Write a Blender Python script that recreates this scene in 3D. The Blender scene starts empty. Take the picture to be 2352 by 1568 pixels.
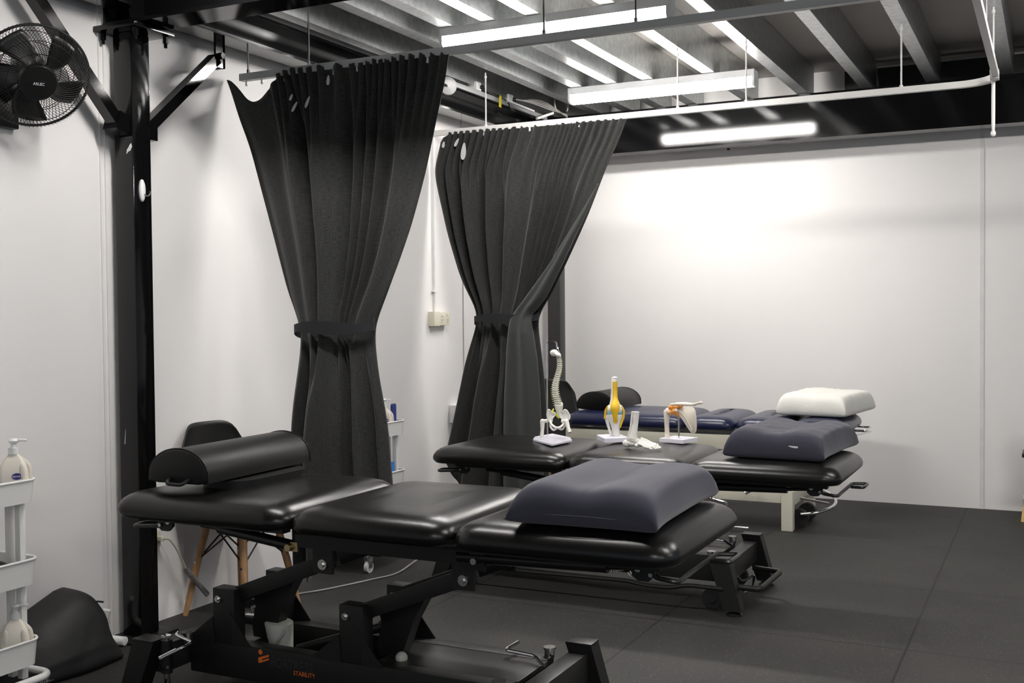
import bpy, bmesh, math, random
import numpy as np
from mathutils import Vector, Matrix
random.seed(7)
PI = math.pi
S = bpy.context.scene
COL = S.collection

# ------------------------------------------------------------------ camera, world, exposure
CAM_H = 1.32
yaw, pitch, roll = -0.45787, 0.025885, 0.008853
fw = Vector((math.sin(yaw)*math.cos(pitch), math.cos(yaw)*math.cos(pitch), -math.sin(pitch)))
rt = Vector((math.cos(yaw), -math.sin(yaw), 0)); dn = fw.cross(rt)
cr, sr = math.cos(roll), math.sin(roll)
ax = cr*rt + sr*dn; ay = -(-sr*rt + cr*dn); az = -fw
cam = bpy.data.objects.new('camera', bpy.data.cameras.new('camera')); COL.objects.link(cam)
cam.matrix_world = Matrix(((ax.x, ay.x, az.x, 0), (ax.y, ay.y, az.y, 0), (ax.z, ay.z, az.z, CAM_H), (0, 0, 0, 1)))
cam.data.sensor_width = 36; cam.data.lens = 2522.7/2352*36; cam.data.clip_start = .05
S.camera = cam
S.view_settings.view_transform = 'Standard'; S.view_settings.look = 'None'
S.view_settings.gamma = 1; S.view_settings.exposure = 0.0; S.view_settings.use_curve_mapping = False
LAMP = 88.0                      # radiance of the fluorescent diffusers
W = bpy.data.worlds.new('world'); S.world = W; W.use_nodes = True
W.node_tree.nodes['Background'].inputs[0].default_value = (.78, .88, 1.0, 1)   # daylight from the open side of the warehouse
W.node_tree.nodes['Background'].inputs[1].default_value = .40

# ------------------------------------------------------------------ materials
def mat(name, col, rough=.5, metal=0, coat=0, bump=0, bscale=60, var=0, vscale=4, spec=.5, emit=None, sheen=0, trans=0, stretch=None, coat_rough=.05, bdist=.002):
    m = bpy.data.materials.new(name); m.use_nodes = True
    nt = m.node_tree; b = nt.nodes['Principled BSDF']
    b.inputs['Base Color'].default_value = (*col, 1); b.inputs['Roughness'].default_value = rough
    b.inputs['Metallic'].default_value = metal; b.inputs['Coat Weight'].default_value = coat
    b.inputs['Coat Roughness'].default_value = coat_rough; b.inputs['Specular IOR Level'].default_value = spec
    b.inputs['Sheen Weight'].default_value = sheen; b.inputs['Transmission Weight'].default_value = trans
    if emit: b.inputs['Emission Color'].default_value = (*emit[0], 1); b.inputs['Emission Strength'].default_value = emit[1]
    if bump or var:
        tc = nt.nodes.new('ShaderNodeTexCoord'); src = tc.outputs['Object']
        if stretch:
            mp = nt.nodes.new('ShaderNodeMapping'); mp.inputs['Scale'].default_value = stretch
            nt.links.new(src, mp.inputs['Vector']); src = mp.outputs['Vector']
    if bump:
        n = nt.nodes.new('ShaderNodeTexNoise'); n.inputs['Scale'].default_value = bscale; n.inputs['Detail'].default_value = 3
        nt.links.new(src, n.inputs['Vector'])
        bp = nt.nodes.new('ShaderNodeBump'); bp.inputs['Strength'].default_value = bump; bp.inputs['Distance'].default_value = bdist
        nt.links.new(n.outputs['Fac'], bp.inputs['Height']); nt.links.new(bp.outputs['Normal'], b.inputs['Normal'])
    if var:
        n = nt.nodes.new('ShaderNodeTexNoise'); n.inputs['Scale'].default_value = vscale; n.inputs['Detail'].default_value = 4
        nt.links.new(src, n.inputs['Vector'])
        r = nt.nodes.new('ShaderNodeMapRange'); r.inputs['From Min'].default_value = .3; r.inputs['From Max'].default_value = .7
        r.inputs['To Min'].default_value = 1-var; r.inputs['To Max'].default_value = 1+var
        nt.links.new(n.outputs['Fac'], r.inputs['Value'])
        mx = nt.nodes.new('ShaderNodeVectorMath'); mx.operation = 'SCALE'; mx.inputs[0].default_value = col
        nt.links.new(r.outputs['Result'], mx.inputs['Scale']); nt.links.new(mx.outputs['Vector'], b.inputs['Base Color'])
    return m

M = {}
M['wall'] = mat('painted concrete wall', (.815, .795, .785), .55, bump=.25, bscale=9, var=.02, vscale=1.5, spec=.3, bdist=.004)
M['joint'] = mat('wall joint filler', (.70, .70, .705), .6, var=.05, vscale=12)
M['ceil'] = mat('fibre cement ceiling sheet', (.36, .34, .315), .7, var=.08, vscale=2)
M['gloss'] = mat('gloss black steel paint', (.004, .004, .0045), .07, bump=.10, bscale=420, spec=.4, bdist=.0006)
M['galv'] = mat('galvanised steel', (.52, .54, .54), .33, metal=.9, var=.16, vscale=30, bump=.05, bscale=40)
M['powder'] = mat('black powder coat', (.0115, .0115, .011), .45, bump=.08, bscale=500, spec=.4)
M['powder2'] = mat('charcoal powder coat panel', (.028, .027, .026), .36, bump=.05, bscale=500)
M['vinyl'] = mat('black vinyl upholstery', (.0045, .0043, .0042), .30, bump=.10, bscale=420, spec=.42, bdist=.0008)
M['vinyl2'] = mat('matt black vinyl', (.006, .0058, .0056), .45, bump=.10, bscale=420, spec=.32, bdist=.0008)
M['navy'] = mat('navy vinyl upholstery', (.010, .014, .048), .30, bump=.10, bscale=420, bdist=.0008)
M['pillow'] = mat('slate blue jersey', (.046, .046, .067), .9, bump=.2, bscale=260, sheen=.25, spec=.2, var=.05, vscale=8)
M['pillow2'] = mat('dark slate jersey', (.036, .036, .052), .9, bump=.35, bscale=30, sheen=.2, spec=.2, bdist=.006)
M['white_cloth'] = mat('white cotton', (.83, .82, .77), .9, bump=.35, bscale=22, spec=.2, bdist=.006)
M['chrome'] = mat('chrome', (.75, .75, .76), .14, metal=1)
M['bolt'] = mat('zinc bolt', (.55, .55, .54), .28, metal=1)
M['brass'] = mat('passivated zinc', (.45, .36, .2), .35, metal=1)
M['cream'] = mat('cream enamel steel', (.62, .60, .50), .38, var=.03, vscale=6)
M['white_steel'] = mat('white enamel steel', (.76, .76, .74), .35)
M['white_grey'] = mat('white aluminium track', (.72, .71, .69), .4)
M['grey_steel'] = mat('galvanised tube grey', (.42, .43, .43), .4)
M['plastic_white'] = mat('white plastic', (.80, .80, .79), .35)
M['plastic_cream'] = mat('cream plastic', (.66, .63, .50), .4)
M['bottle'] = mat('cream bottle plastic', (.74, .69, .61), .38)
M['pump_clear'] = mat('translucent pump plastic', (.62, .62, .61), .3)
M['bone'] = mat('ivory bone plastic', (.80, .785, .74), .45, bump=.3, bscale=70)
M['bone2'] = mat('aged bone plastic', (.76, .74, .70), .55, bump=.5, bscale=90, var=.08, vscale=40)
M['bone3'] = mat('cream bone plastic', (.72, .66, .57), .5, bump=.3, bscale=50)
M['base_white'] = mat('lilac white plinth plastic', (.74, .73, .82), .3)
M['yellow'] = mat('ligament yellow', (.80, .50, .02), .42)
M['nerve'] = mat('nerve yellow green', (.72, .72, .10), .5)
M['orange'] = mat('ligament orange', (.82, .33, .07), .5, var=.25, vscale=60)
M['blue'] = mat('cartilage blue', (.07, .34, .58), .4)
M['wood'] = mat('beech wood', (.42, .235, .11), .45, var=.2, vscale=14, stretch=(6, 6, 1))
M['palewood'] = mat('pale pine', (.66, .45, .17), .5, var=.1, vscale=10)
M['black_plastic'] = mat('black plastic', (.010, .010, .010), .35)
M['wire'] = mat('black coated wire', (.006, .006, .006), .6, spec=.3)
M['shell'] = mat('black chair shell', (.009, .009, .009), .45, spec=.35, bump=.03, bscale=300)
M['bag'] = mat('black nylon', (.010, .010, .0105), .6, bump=.4, bscale=14, bdist=.01)
M['strap'] = mat('black webbing', (.008, .009, .012), .75)
M['rubber'] = mat('black rubber', (.012, .012, .012), .6)
M['purple'] = mat('purple label', (.030, .022, .20), .4)
M['print_white'] = mat('white print', (.75, .75, .78), .5)
M['print_orange'] = mat('orange print', (.80, .17, .02), .5)
M['print_grey'] = mat('dark grey print', (.028, .028, .031), .5)
M['bluebox'] = mat('deep blue plastic', (.020, .042, .22), .4)
M['skyblue'] = mat('bright blue plastic', (.03, .20, .66), .4)
M['green'] = mat('green plastic', (.02, .30, .10), .4)
M['tag'] = mat('yellow tag', (.75, .62, .02), .5)
M['cord_grey'] = mat('grey cord', (.38, .37, .35), .5)
M['cord_dark'] = mat('smoke grey cord', (.16, .16, .155), .45)
M['cord_beige'] = mat('beige cord', (.50, .46, .33), .5)
M['linen_white'] = mat('white curtain lining', (.50, .51, .515), .85)
M['batten'] = mat('white batten body', (.78, .79, .80), .4)
M['diffuser'] = mat('lit diffuser', (.9, .9, .9), .4, emit=((1.0, .965, .925), LAMP))
M['near_black'] = mat('dark void', (.02, .02, .02), .7)
M['aerosol'] = mat('lilac can', (.62, .62, .74), .35)

def curtain_mat(name, base, sheen, rough, amt):
    m = mat(name, base, rough, spec=.25, sheen=sheen); nt = m.node_tree; b = nt.nodes['Principled BSDF']
    uv = nt.nodes.new('ShaderNodeUVMap')
    f = []
    for sc in ((900, 26, 1), (40, 700, 1)):
        mp = nt.nodes.new('ShaderNodeMapping'); mp.inputs['Scale'].default_value = sc
        n = nt.nodes.new('ShaderNodeTexNoise'); n.inputs['Scale'].default_value = 1; n.inputs['Detail'].default_value = 2
        nt.links.new(uv.outputs['UV'], mp.inputs['Vector']); nt.links.new(mp.outputs['Vector'], n.inputs['Vector']); f.append(n.outputs['Fac'])
    ad = nt.nodes.new('ShaderNodeMath'); ad.operation = 'ADD'; nt.links.new(f[0], ad.inputs[0]); nt.links.new(f[1], ad.inputs[1])
    r = nt.nodes.new('ShaderNodeMapRange'); r.inputs['From Min'].default_value = .7; r.inputs['From Max'].default_value = 1.3
    r.inputs['To Min'].default_value = 1-amt; r.inputs['To Max'].default_value = 1+amt
    nt.links.new(ad.outputs[0], r.inputs['Value'])
    mx = nt.nodes.new('ShaderNodeVectorMath'); mx.operation = 'SCALE'; mx.inputs[0].default_value = base
    nt.links.new(r.outputs['Result'], mx.inputs['Scale']); nt.links.new(mx.outputs['Vector'], b.inputs['Base Color'])
    return m
M['curtain'] = curtain_mat('charcoal slub curtain', (.027, .0272, .0258), .15, .85, .6)
M['lining'] = curtain_mat('satin blackout lining', (.040, .043, .040), .3, .45, .1)

def floor_mat():
    m = mat('black rubber gym tiles', (.03, .03, .03), .62, spec=.4, bump=.25, bscale=350, bdist=.001); nt = m.node_tree; b = nt.nodes['Principled BSDF']
    N = nt.nodes.new; L = nt.links.new
    tc = N('ShaderNodeTexCoord'); sep = N('ShaderNodeSeparateXYZ'); L(tc.outputs['Object'], sep.inputs[0])
    ms = []
    for ch, off in (('X', .508), ('Y', -7.466)):
        a = N('ShaderNodeMath'); a.operation = 'ADD'; a.inputs[1].default_value = off+50.5; L(sep.outputs[ch], a.inputs[0])
        fr = N('ShaderNodeMath'); fr.operation = 'FRACT'; L(a.outputs[0], fr.inputs[0])
        su = N('ShaderNodeMath'); su.operation = 'SUBTRACT'; su.inputs[1].default_value = .5; L(fr.outputs[0], su.inputs[0])
        ab = N('ShaderNodeMath'); ab.operation = 'ABSOLUTE'; L(su.outputs[0], ab.inputs[0])
        lt = N('ShaderNodeMath'); lt.operation = 'LESS_THAN'; lt.inputs[1].default_value = .0048; L(ab.outputs[0], lt.inputs[0]); ms.append(lt)
    mxx = N('ShaderNodeMath'); mxx.operation = 'MAXIMUM'; L(ms[0].outputs[0], mxx.inputs[0]); L(ms[1].outputs[0], mxx.inputs[1])
    vo = N('ShaderNodeTexVoronoi'); vo.inputs['Scale'].default_value = 125; L(tc.outputs['Object'], vo.inputs['Vector'])
    d = N('ShaderNodeMath'); d.operation = 'LESS_THAN'; d.inputs[1].default_value = .19; L(vo.outputs['Distance'], d.inputs[0])
    sc = N('ShaderNodeSeparateColor'); L(vo.outputs['Color'], sc.inputs[0])
    g = N('ShaderNodeMath'); g.operation = 'GREATER_THAN'; g.inputs[1].default_value = .76; L(sc.outputs[0], g.inputs[0])
    mu = N('ShaderNodeMath'); mu.operation = 'MULTIPLY'; L(d.outputs[0], mu.inputs[0]); L(g.outputs[0], mu.inputs[1])
    no = N('ShaderNodeTexNoise'); no.inputs['Scale'].default_value = 2.2; no.inputs['Detail'].default_value = 5; L(tc.outputs['Object'], no.inputs['Vector'])
    cr_ = N('ShaderNodeValToRGB'); cr_.color_ramp.elements[0].position = .3; cr_.color_ramp.elements[1].position = .7
    cr_.color_ramp.elements[0].color = (.0195, .0187, .0175, 1); cr_.color_ramp.elements[1].color = (.0285, .0272, .0252, 1); L(no.outputs['Fac'], cr_.inputs[0])
    m1 = N('ShaderNodeMix'); m1.data_type = 'RGBA'; L(mu.outputs[0], m1.inputs['Factor']); L(cr_.outputs['Color'], m1.inputs[6]); m1.inputs[7].default_value = (.19, .185, .17, 1)
    m2 = N('ShaderNodeMix'); m2.data_type = 'RGBA'; L(mxx.outputs[0], m2.inputs['Factor']); L(m1.outputs[2], m2.inputs[6]); m2.inputs[7].default_value = (.006, .006, .006, 1)
    L(m2.outputs[2], b.inputs['Base Color'])
    return m
M['floor'] = floor_mat()

# ------------------------------------------------------------------ geometry helpers
class MB:
    def __init__(self, xf=None):
        self.bm = bmesh.new(); self.xf = xf or Matrix.Identity(4)
    def v(self, p): return self.bm.verts.new(self.xf @ Vector(p))
    def f(self, vs):
        try: return self.bm.faces.new(vs)
        except ValueError: return None
    def box(self, c, s, rz=0, bev=0):
        hx, hy, hz = s[0]/2, s[1]/2, s[2]/2; R = Matrix.Rotation(rz, 3, 'Z'); c = Vector(c)
        p = [self.v(c+R@Vector((x*hx, y*hy, z*hz))) for z in (-1, 1) for x, y in ((-1, -1), (1, -1), (1, 1), (-1, 1))]
        fs = [(3, 2, 1, 0), (4, 5, 6, 7)]+[(i, (i+1) % 4, (i+1) % 4+4, i+4) for i in range(4)]
        ff = [self.f([p[i] for i in q]) for q in fs]
        if bev: bmesh.ops.bevel(self.bm, geom=list({e for q in ff for e in q.edges}), offset=bev, segments=2, affect='EDGES', profile=.6)
        return self
    def span(self, a, b, bev=0):
        a, b = Vector(a), Vector(b); return self.box((a+b)/2, b-a, 0, bev)
    def bar(self, p0, p1, w, h, up=(0, 0, 1), bev=0):
        p0, p1 = Vector(p0), Vector(p1); d = (p1-p0).normalized(); u = Vector(up); s = d.cross(u).normalized(); u = s.cross(d)
        P = [self.v(q+s*(a*w/2)+u*(b*h/2)) for q in (p0, p1) for a, b in ((-1, -1), (1, -1), (1, 1), (-1, 1))]
        ff = [self.f([P[i] for i in q]) for q in [(0, 1, 2, 3), (7, 6, 5, 4)]+[(i, i+4, (i+1) % 4+4, (i+1) % 4) for i in range(4)]]
        if bev: bmesh.ops.bevel(self.bm, geom=list({e for q in ff for e in q.edges}), offset=bev, segments=2, affect='EDGES', profile=.6)
        return self
    def loft(self, rings, cap0=True, cap1=True, closed=True):
        R = [[self.v(p) for p in r] for r in rings]; n = len(R[0])
        for a, b in zip(R, R[1:]):
            for i in range(n if closed else n-1): self.f([a[i], a[(i+1) % n], b[(i+1) % n], b[i]])
        if cap0: self.f(R[0][::-1])
        if cap1: self.f(R[-1])
        return self
    def tube(self, pts, r, seg=8, closed=False, caps=True):
        pts = [Vector(p) for p in pts]; n = len(pts); rings = []
        t0 = (pts[1]-pts[0]).normalized(); ref = Vector((0, 0, 1)) if abs(t0.z) < .9 else Vector((1, 0, 0)); s = t0.cross(ref).normalized()
        for i, p in enumerate(pts):
            a = pts[(i-1) % n] if (closed or i > 0) else p; b = pts[(i+1) % n] if (closed or i < n-1) else p
            t = (b-a).normalized(); s = (s-t*s.dot(t)).normalized(); u = t.cross(s); rr = r[i] if isinstance(r, (list, tuple)) else r
            rings.append([p+(s*math.cos(2*PI*k/seg)+u*math.sin(2*PI*k/seg))*rr for k in range(seg)])
        if closed: rings.append(rings[0])
        self.loft(rings, not closed and caps, not closed and caps)
        return self
    def cyl(self, p0, p1, r, r2=None, seg=16): return self.tube([p0, p1], [r, r if r2 is None else r2], seg)
    def lathe(self, c, prof, axis=(0, 0, 1), seg=20, sx=1, sy=1):
        a = Vector(axis).normalized(); s = a.orthogonal().normalized() if abs(a.z) < .99 else Vector((1, 0, 0)); u = a.cross(s); c = Vector(c)
        self.loft([[c+a*z+(s*math.cos(2*PI*k/seg)*sx+u*math.sin(2*PI*k/seg)*sy)*max(r, 1e-4) for k in range(seg)] for r, z in prof]); return self
    def ball(self, c, r, seg=14, rings=8, rot=None):
        r = (r, r, r) if not isinstance(r, (tuple, list)) else r; c = Vector(c); R = rot or Matrix.Identity(3)
        self.loft([[c+R@Vector((r[0]*math.cos(2*PI*k/seg)*math.sin(t), r[1]*math.sin(2*PI*k/seg)*math.sin(t), -r[2]*math.cos(t))) for k in range(seg)] for t in [PI*(i+.02)/(rings+.04) for i in range(rings+1)]]); return self
    def prism(self, poly, d):
        d = Vector(d); self.loft([[Vector(p) for p in poly], [Vector(p)+d for p in poly]]); return self
    def grid(self, P, uv=None):
        V = [[self.v(p) for p in row] for row in P]; lay = self.bm.loops.layers.uv.verify() if uv else None
        for j in range(len(V)-1):
            for i in range(len(V[0])-1):
                fc = self.f([V[j][i], V[j][i+1], V[j+1][i+1], V[j+1][i]])
                if fc and uv:
                    for lp, (a, b) in zip(fc.loops, ((j, i), (j, i+1), (j+1, i+1), (j+1, i))): lp[lay].uv = uv[a][b]
        return self
    def build(self, name, m, parent=None, smooth=40, loc=None, weld=False):
        if weld: bmesh.ops.remove_doubles(self.bm, verts=self.bm.verts, dist=1e-5)
        bmesh.ops.recalc_face_normals(self.bm, faces=self.bm.faces)
        off = Vector(loc) if loc is not None else Vector((0, 0, 0)); p = parent
        while p is not None: off += p.location; p = p.parent
        me = bpy.data.meshes.new(name); self.bm.transform(Matrix.Translation(-off)); self.bm.to_mesh(me); self.bm.free()
        me.materials.append(M[m] if isinstance(m, str) else m)
        if smooth:
            for q in me.polygons: q.use_smooth = True
            me.set_sharp_from_angle(angle=math.radians(smooth))
        o = bpy.data.objects.new(name, me); COL.objects.link(o)
        if parent is not None: o.parent = parent
        if loc is not None: o.location = loc
        return o

def tag(o, label, cat, group=None):
    o['label'] = label; o['category'] = cat
    if group: o['group'] = group
    return o
def thing(name, label, cat, loc=(0, 0, 0), group=None):
    o = bpy.data.objects.new(name, None); COL.objects.link(o); o.location = loc; o.empty_display_size = .05
    return tag(o, label, cat, group)
def struct(o): o['kind'] = 'structure'; return o
def dup(o, loc, label, parent=None):
    c = o.copy(); COL.objects.link(c)
    if parent: c.parent = parent
    else: c.location = loc; c['label'] = label
    for ch in o.children: dup(ch, None, None, c)
    return c
def text(name, s, size, m, parent, mw, xs=1.0, ext=.0004, align='LEFT'):
    cu = bpy.data.curves.new(name, 'FONT'); cu.body = s; cu.size = size; cu.extrude = ext; cu.align_x = align; cu.resolution_u = 2
    tmp = bpy.data.objects.new(name, cu); COL.objects.link(tmp); dg = bpy.context.evaluated_depsgraph_get()
    me = bpy.data.meshes.new_from_object(tmp.evaluated_get(dg)); bpy.data.objects.remove(tmp); bpy.data.curves.remove(cu)
    me.materials.clear(); me.materials.append(M[m]); me.name = name
    o = bpy.data.objects.new(name, me); COL.objects.link(o); o.parent = parent
    off = Vector((0, 0, 0)); p = parent
    while p is not None: off += p.location; p = p.parent
    o.matrix_local = Matrix.Translation(-off) @ mw @ Matrix.Diagonal((xs, 1, 1, 1)); return o
FRONT = lambda x, y, z: Matrix.Translation((x, y, z)) @ Matrix.Rotation(PI/2, 4, 'X')      # text facing -Y
def bez(p0, p1, p2, p3, n=12):
    p0, p1, p2, p3 = map(Vector, (p0, p1, p2, p3))
    return [p0*(1-t)**3+p1*3*t*(1-t)**2+p2*3*t*t*(1-t)+p3*t**3 for t in [i/n for i in range(n+1)]]
def crom(P, n=6, closed=False):
    P = [Vector(p) for p in P]; out = []; m = len(P)
    for i in range(m if closed else m-1):
        a, b, c, d = (P[(i-1) % m], P[i], P[(i+1) % m], P[(i+2) % m]) if closed else (P[max(i-1, 0)], P[i], P[i+1], P[min(i+2, m-1)])
        for k in range(n):
            t = k/n; out.append(.5*((2*b)+(c-a)*t+(2*a-5*b+4*c-d)*t*t+(3*b-a-3*c+d)*t**3))
    if not closed: out.append(P[-1])
    return out
def rrect(cx, cy, hx, hy, r, z, n=6):
    out = []
    for k, (sx, sy) in enumerate(((1, 1), (-1, 1), (-1, -1), (1, -1))):
        for i in range(n+1):
            a = PI/2*(k+i/n); out.append(Vector((cx+sx*(hx-r)+r*math.cos(a), cy+sy*(hy-r)+r*math.sin(a), z)))
    return out
def rpath(pts, r, n=5, closed=False):
    P = [Vector(p) for p in pts]; out = []; m = len(P)
    for i in range(m):
        if not closed and i in (0, m-1): out.append(P[i]); continue
        a, b, c = P[(i-1) % m], P[i], P[(i+1) % m]; d1 = (a-b).normalized(); d2 = (c-b).normalized(); q = min(r, (a-b).length*.49, (c-b).length*.49)
        s, e = b+d1*q, b+d2*q; out += [s*(1-t)**2+b*2*t*(1-t)+e*t*t for t in [k/n for k in range(n+1)]]
    return out
def arc(c, u, v, r, a0, a1, n=20):
    c, u, v = Vector(c), Vector(u), Vector(v); return [c+u*(r*math.cos(a0+(a1-a0)*i/n))+v*(r*math.sin(a0+(a1-a0)*i/n)) for i in range(n+1)]

XL, YB = -3.47, 7.85        # left and back wall planes

# ------------------------------------------------------------------ room shell
struct(MB().span((XL-.2, -4, -.12), (5.5, YB+.2, 0)).build('floor', 'floor', smooth=0))
struct(MB().span((XL-.15, -4, -.1), (XL, YB+.15, 3.1)).build('wall_left', 'wall', smooth=0))
struct(MB().span((XL, YB, -.1), (5.5, YB+.15, 3.1)).build('wall_back', 'wall', smooth=0))
struct(MB().span((XL-.15, -4, 2.975), (5.5, YB+.15, 3.05)).build('ceiling', 'ceil', smooth=0))
struct(MB().span((XL, 3.272, 0), (XL+.006, 3.292, 2.95)).span((XL, 3.292, 0), (XL+.012, 3.345, 2.95)).build('trim_1', 'wall', smooth=0))
struct(MB().span((XL, 6.315, 0), (XL+.008, 6.345, 2.95)).build('trim_2', 'wall', smooth=0))
struct(MB().span((-.432, YB-.006, 0), (-.408, YB, 2.9)).build('trim_3', 'joint', smooth=0))
struct(MB().span((XL, 7.46, 0), (XL+.01, 7.50, 2.95)).build('trim_4', 'joint', smooth=0))

# ------------------------------------------------------------------ steelwork
def ibeam(a, b, w, z0, z1, tf=.014, tw=.012, axis='x'):
    """I section from a to b along an axis, centred on the other coordinate"""
    m = MB()
    def sp(lo, hi, c0, c1, za, zb):
        if axis == 'x': m.span((lo, c0, za), (hi, c1, zb))
        else: m.span((c0, lo, za), (c1, hi, zb))
    lo, hi, c = a[0], b[0], a[1]
    sp(lo, hi, c-w/2, c+w/2, z0, z0+tf); sp(lo, hi, c-w/2, c+w/2, z1-tf, z1); sp(lo, hi, c-tw/2, c+tw/2, z0+tf, z1-tf)
    return m
GB = 'black steel beams under the mezzanine'
o = tag(ibeam((-3.45, 3.36), (5.4, 3.36), .155, 2.49, 2.765).build('steel_beam', 'gloss', smooth=0), 'near black steel beam crossing the top left of the picture above the post', 'beam', GB)
m = MB()
for x in (-3.44, -3.30): m.span((x-.006, 3.285, 2.504), (x+.006, 3.435, 2.751))
m.build('stiffener_plate', 'gloss', o, smooth=0)
o = tag(ibeam((3.45, -3.33), (7.56, -3.33), .12, 2.55, 2.695, axis='y').build('steel_beam', 'gloss', smooth=0), 'black steel beam running back along the left wall behind the curtains', 'beam', GB)
tag(ibeam((-3.9, -3.33), (3.27, -3.33), .12, 2.55, 2.695, axis='y').build('steel_beam', 'gloss', smooth=0), 'black steel beam along the left wall above the wall fan', 'beam', GB)
o = tag(ibeam((-3.45, 7.57), (5.4, 7.57), .155, 2.468, 2.768).build('steel_beam', 'gloss', smooth=0), 'deep black beam along the back wall reflecting a lamp', 'beam', GB)
tag(MB().span((-1.27, 7.70, 2.78), (5.4, 7.75, 2.93)).build('edge_board', 'powder', smooth=0), 'black edge board above the back beam, right half', 'board')

CX0, CX1, CY0, CY1 = -3.425, -3.325, 3.31, 3.41
col = thing('steel_column', 'black steel post at the left wall with diagonal braces and paint chips', 'column', (-3.375, 3.36, 0), 'black steel posts')
MB().span((CX0, CY0, .012), (CX1, CY1, 2.466), bev=.006).build('shaft', 'gloss', col)
MB().span((-3.465, 3.24, 0), (-3.285, 3.48, .012), bev=.002).build('base_plate', 'powder', col)
MB().span((-3.468, 3.25, 2.466), (-3.245, 3.47, 2.487), bev=.002).build('cap_plate', 'gloss', col)
for x, y in ((-3.445, 3.28), (-3.27, 3.28), (-3.27, 3.445)):
    MB().cyl((x, y, 2.436), (x, y, 2.466), .012, seg=6).cyl((x, y, 2.418), (x, y, 2.436), .007, seg=8).build('bolt', 'gloss', col)
br = MB().bar((-3.375, 3.27, 2.10), (-3.375, 2.86, 2.53), .05, .045).bar((-3.375, 3.31, 2.085), (-3.375, 3.25, 2.105), .075, .075).build('brace', 'gloss', col)
br = MB().bar((-3.375, 3.42, 2.085), (-3.375, 3.86, 2.47), .05, .045).bar((-3.375, 3.40, 2.085), (-3.375, 3.47, 2.085), .06, .075).build('brace', 'gloss', col)
MB().span((-3.362, 3.84, 2.43), (-3.35, 3.90, 2.553)).span((-3.40, 3.885, 2.43), (-3.35, 3.90, 2.553)).build('brace_bracket', 'gloss', br)
MB().cyl((-3.352, 3.865, 2.48), (-3.33, 3.865, 2.48), .015, seg=6).build('bolt', 'gloss', br)
ch = MB(); ring = [(0, .0), (.012, .010), (.022, .013), (.030, .028), (.026, .042), (.018, .036), (.012, .026), (.003, .018)]
ch.prism([(CX1-.022+a-.012, CY0-.001, 1.975+b) for a, b in ring], (0, .0015, 0)).prism([(CX0+.028, CY0-.001, .80), (CX0+.034, CY0-.001, .86), (CX0+.031, CY0-.001, .80)], (0, .0015, 0)).build('paint_chip', 'plastic_white', col)['label'] = 'white chip in the black paint'
col2 = tag(MB().span((-3.405, 7.52, 0), (-3.305, 7.62, 2.468), bev=.005).build('steel_column', 'powder2', loc=(0, 0, 0)), 'black steel post in the far corner behind the second curtain', 'column', 'black steel posts')

# joists: C sections running along Y
JX = [-3.43, -3.035, -2.795, -2.555, -2.315, -1.925, -1.545, -1.135, -.735, -.30, .10, .50, .90]
NTH = ['first', 'second', 'third', 'fourth', 'fifth', 'sixth', 'seventh', 'eighth', 'ninth', 'tenth', 'eleventh', 'twelfth', 'thirteenth']
def joist(x):
    m = MB()
    y0, y1, z0, z1, w, t = -2.0, 7.68, 2.77, 2.972, .075, .003
    if x < -3.4: w = .06
    m.span((x, y0, z0), (x+w, y1, z0+t)); m.span((x+w-t, y0, z0+t), (x+w, y1, z1-t)); m.span((x, y0, z1-t), (x+w, y1, z1)); m.span((x, y0, z0+t), (x+t, y1, z0+.018))
    return m
for i, x in enumerate(JX):
    if i == 0: x = -3.39
    tag(joist(x).build('ceiling_joist', 'galv', smooth=0), '%s galvanised steel ceiling joist counted from the left wall' % NTH[i], 'joist', 'galvanised joists under the mezzanine floor')

# ------------------------------------------------------------------ fluorescent battens
def lamp(x0, x1, y, label):
    t = thing('batten_light', label, 'light', ((x0+x1)/2, y, 2.77), 'fluorescent battens under the joists')
    z1, z0 = 2.768, 2.672; yz = [(-.048, z1), (.048, z1), (.048, z1-.042), (-.048, z1-.042)]
    MB().loft([[(x, y+a, b) for a, b in yz] for x in (x0+.012, x1-.012)]).build('body', 'batten', t)
    prof = [(-.046, z1-.042), (-.047, z0+.02), (-.036, z0+.004), (-.02, z0), (.02, z0), (.036, z0+.004), (.047, z0+.02), (.046, z1-.042)]
    MB().loft([[(x, y+a, b) for a, b in prof] for x in (x0+.014, x1-.014)]).build('diffuser', 'diffuser', t)
    for xa, xb in ((x0, x0+.013), (x1-.013, x1)):
        pr2 = [(-.05, z1)]+[(a*1.06, b-.002) for a, b in prof]+[(.05, z1)]
        MB().loft([[(x, y+a, b) for a, b in pr2] for x in (xa, xb)]).build('end_cap', 'batten', t)
    return t
l1 = lamp(-2.80, -1.59, 4.93, 'lit fluorescent batten nearest the camera, top centre above the front curtain rail')
dup(l1, (-2.215, 6.62, 2.77), 'lit fluorescent batten farther back, above the far curtain rail')
for x, y, w in ((-2.195, 2.98, 'over the front treatment table'), (.6, 2.98, 'to the right over the open floor'), (.6, 4.93, 'right side above the open floor'), (3.2, 2.98, 'far right over the floor'), (.6, -.8, 'behind the camera, added as fill light'), (3.2, -.8, 'far to the rear on the right, added as fill light')):  # the two battens behind the camera are added as fill lights
    dup(l1, (x, y, 2.77), 'lit fluorescent batten out of frame '+w)

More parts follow.
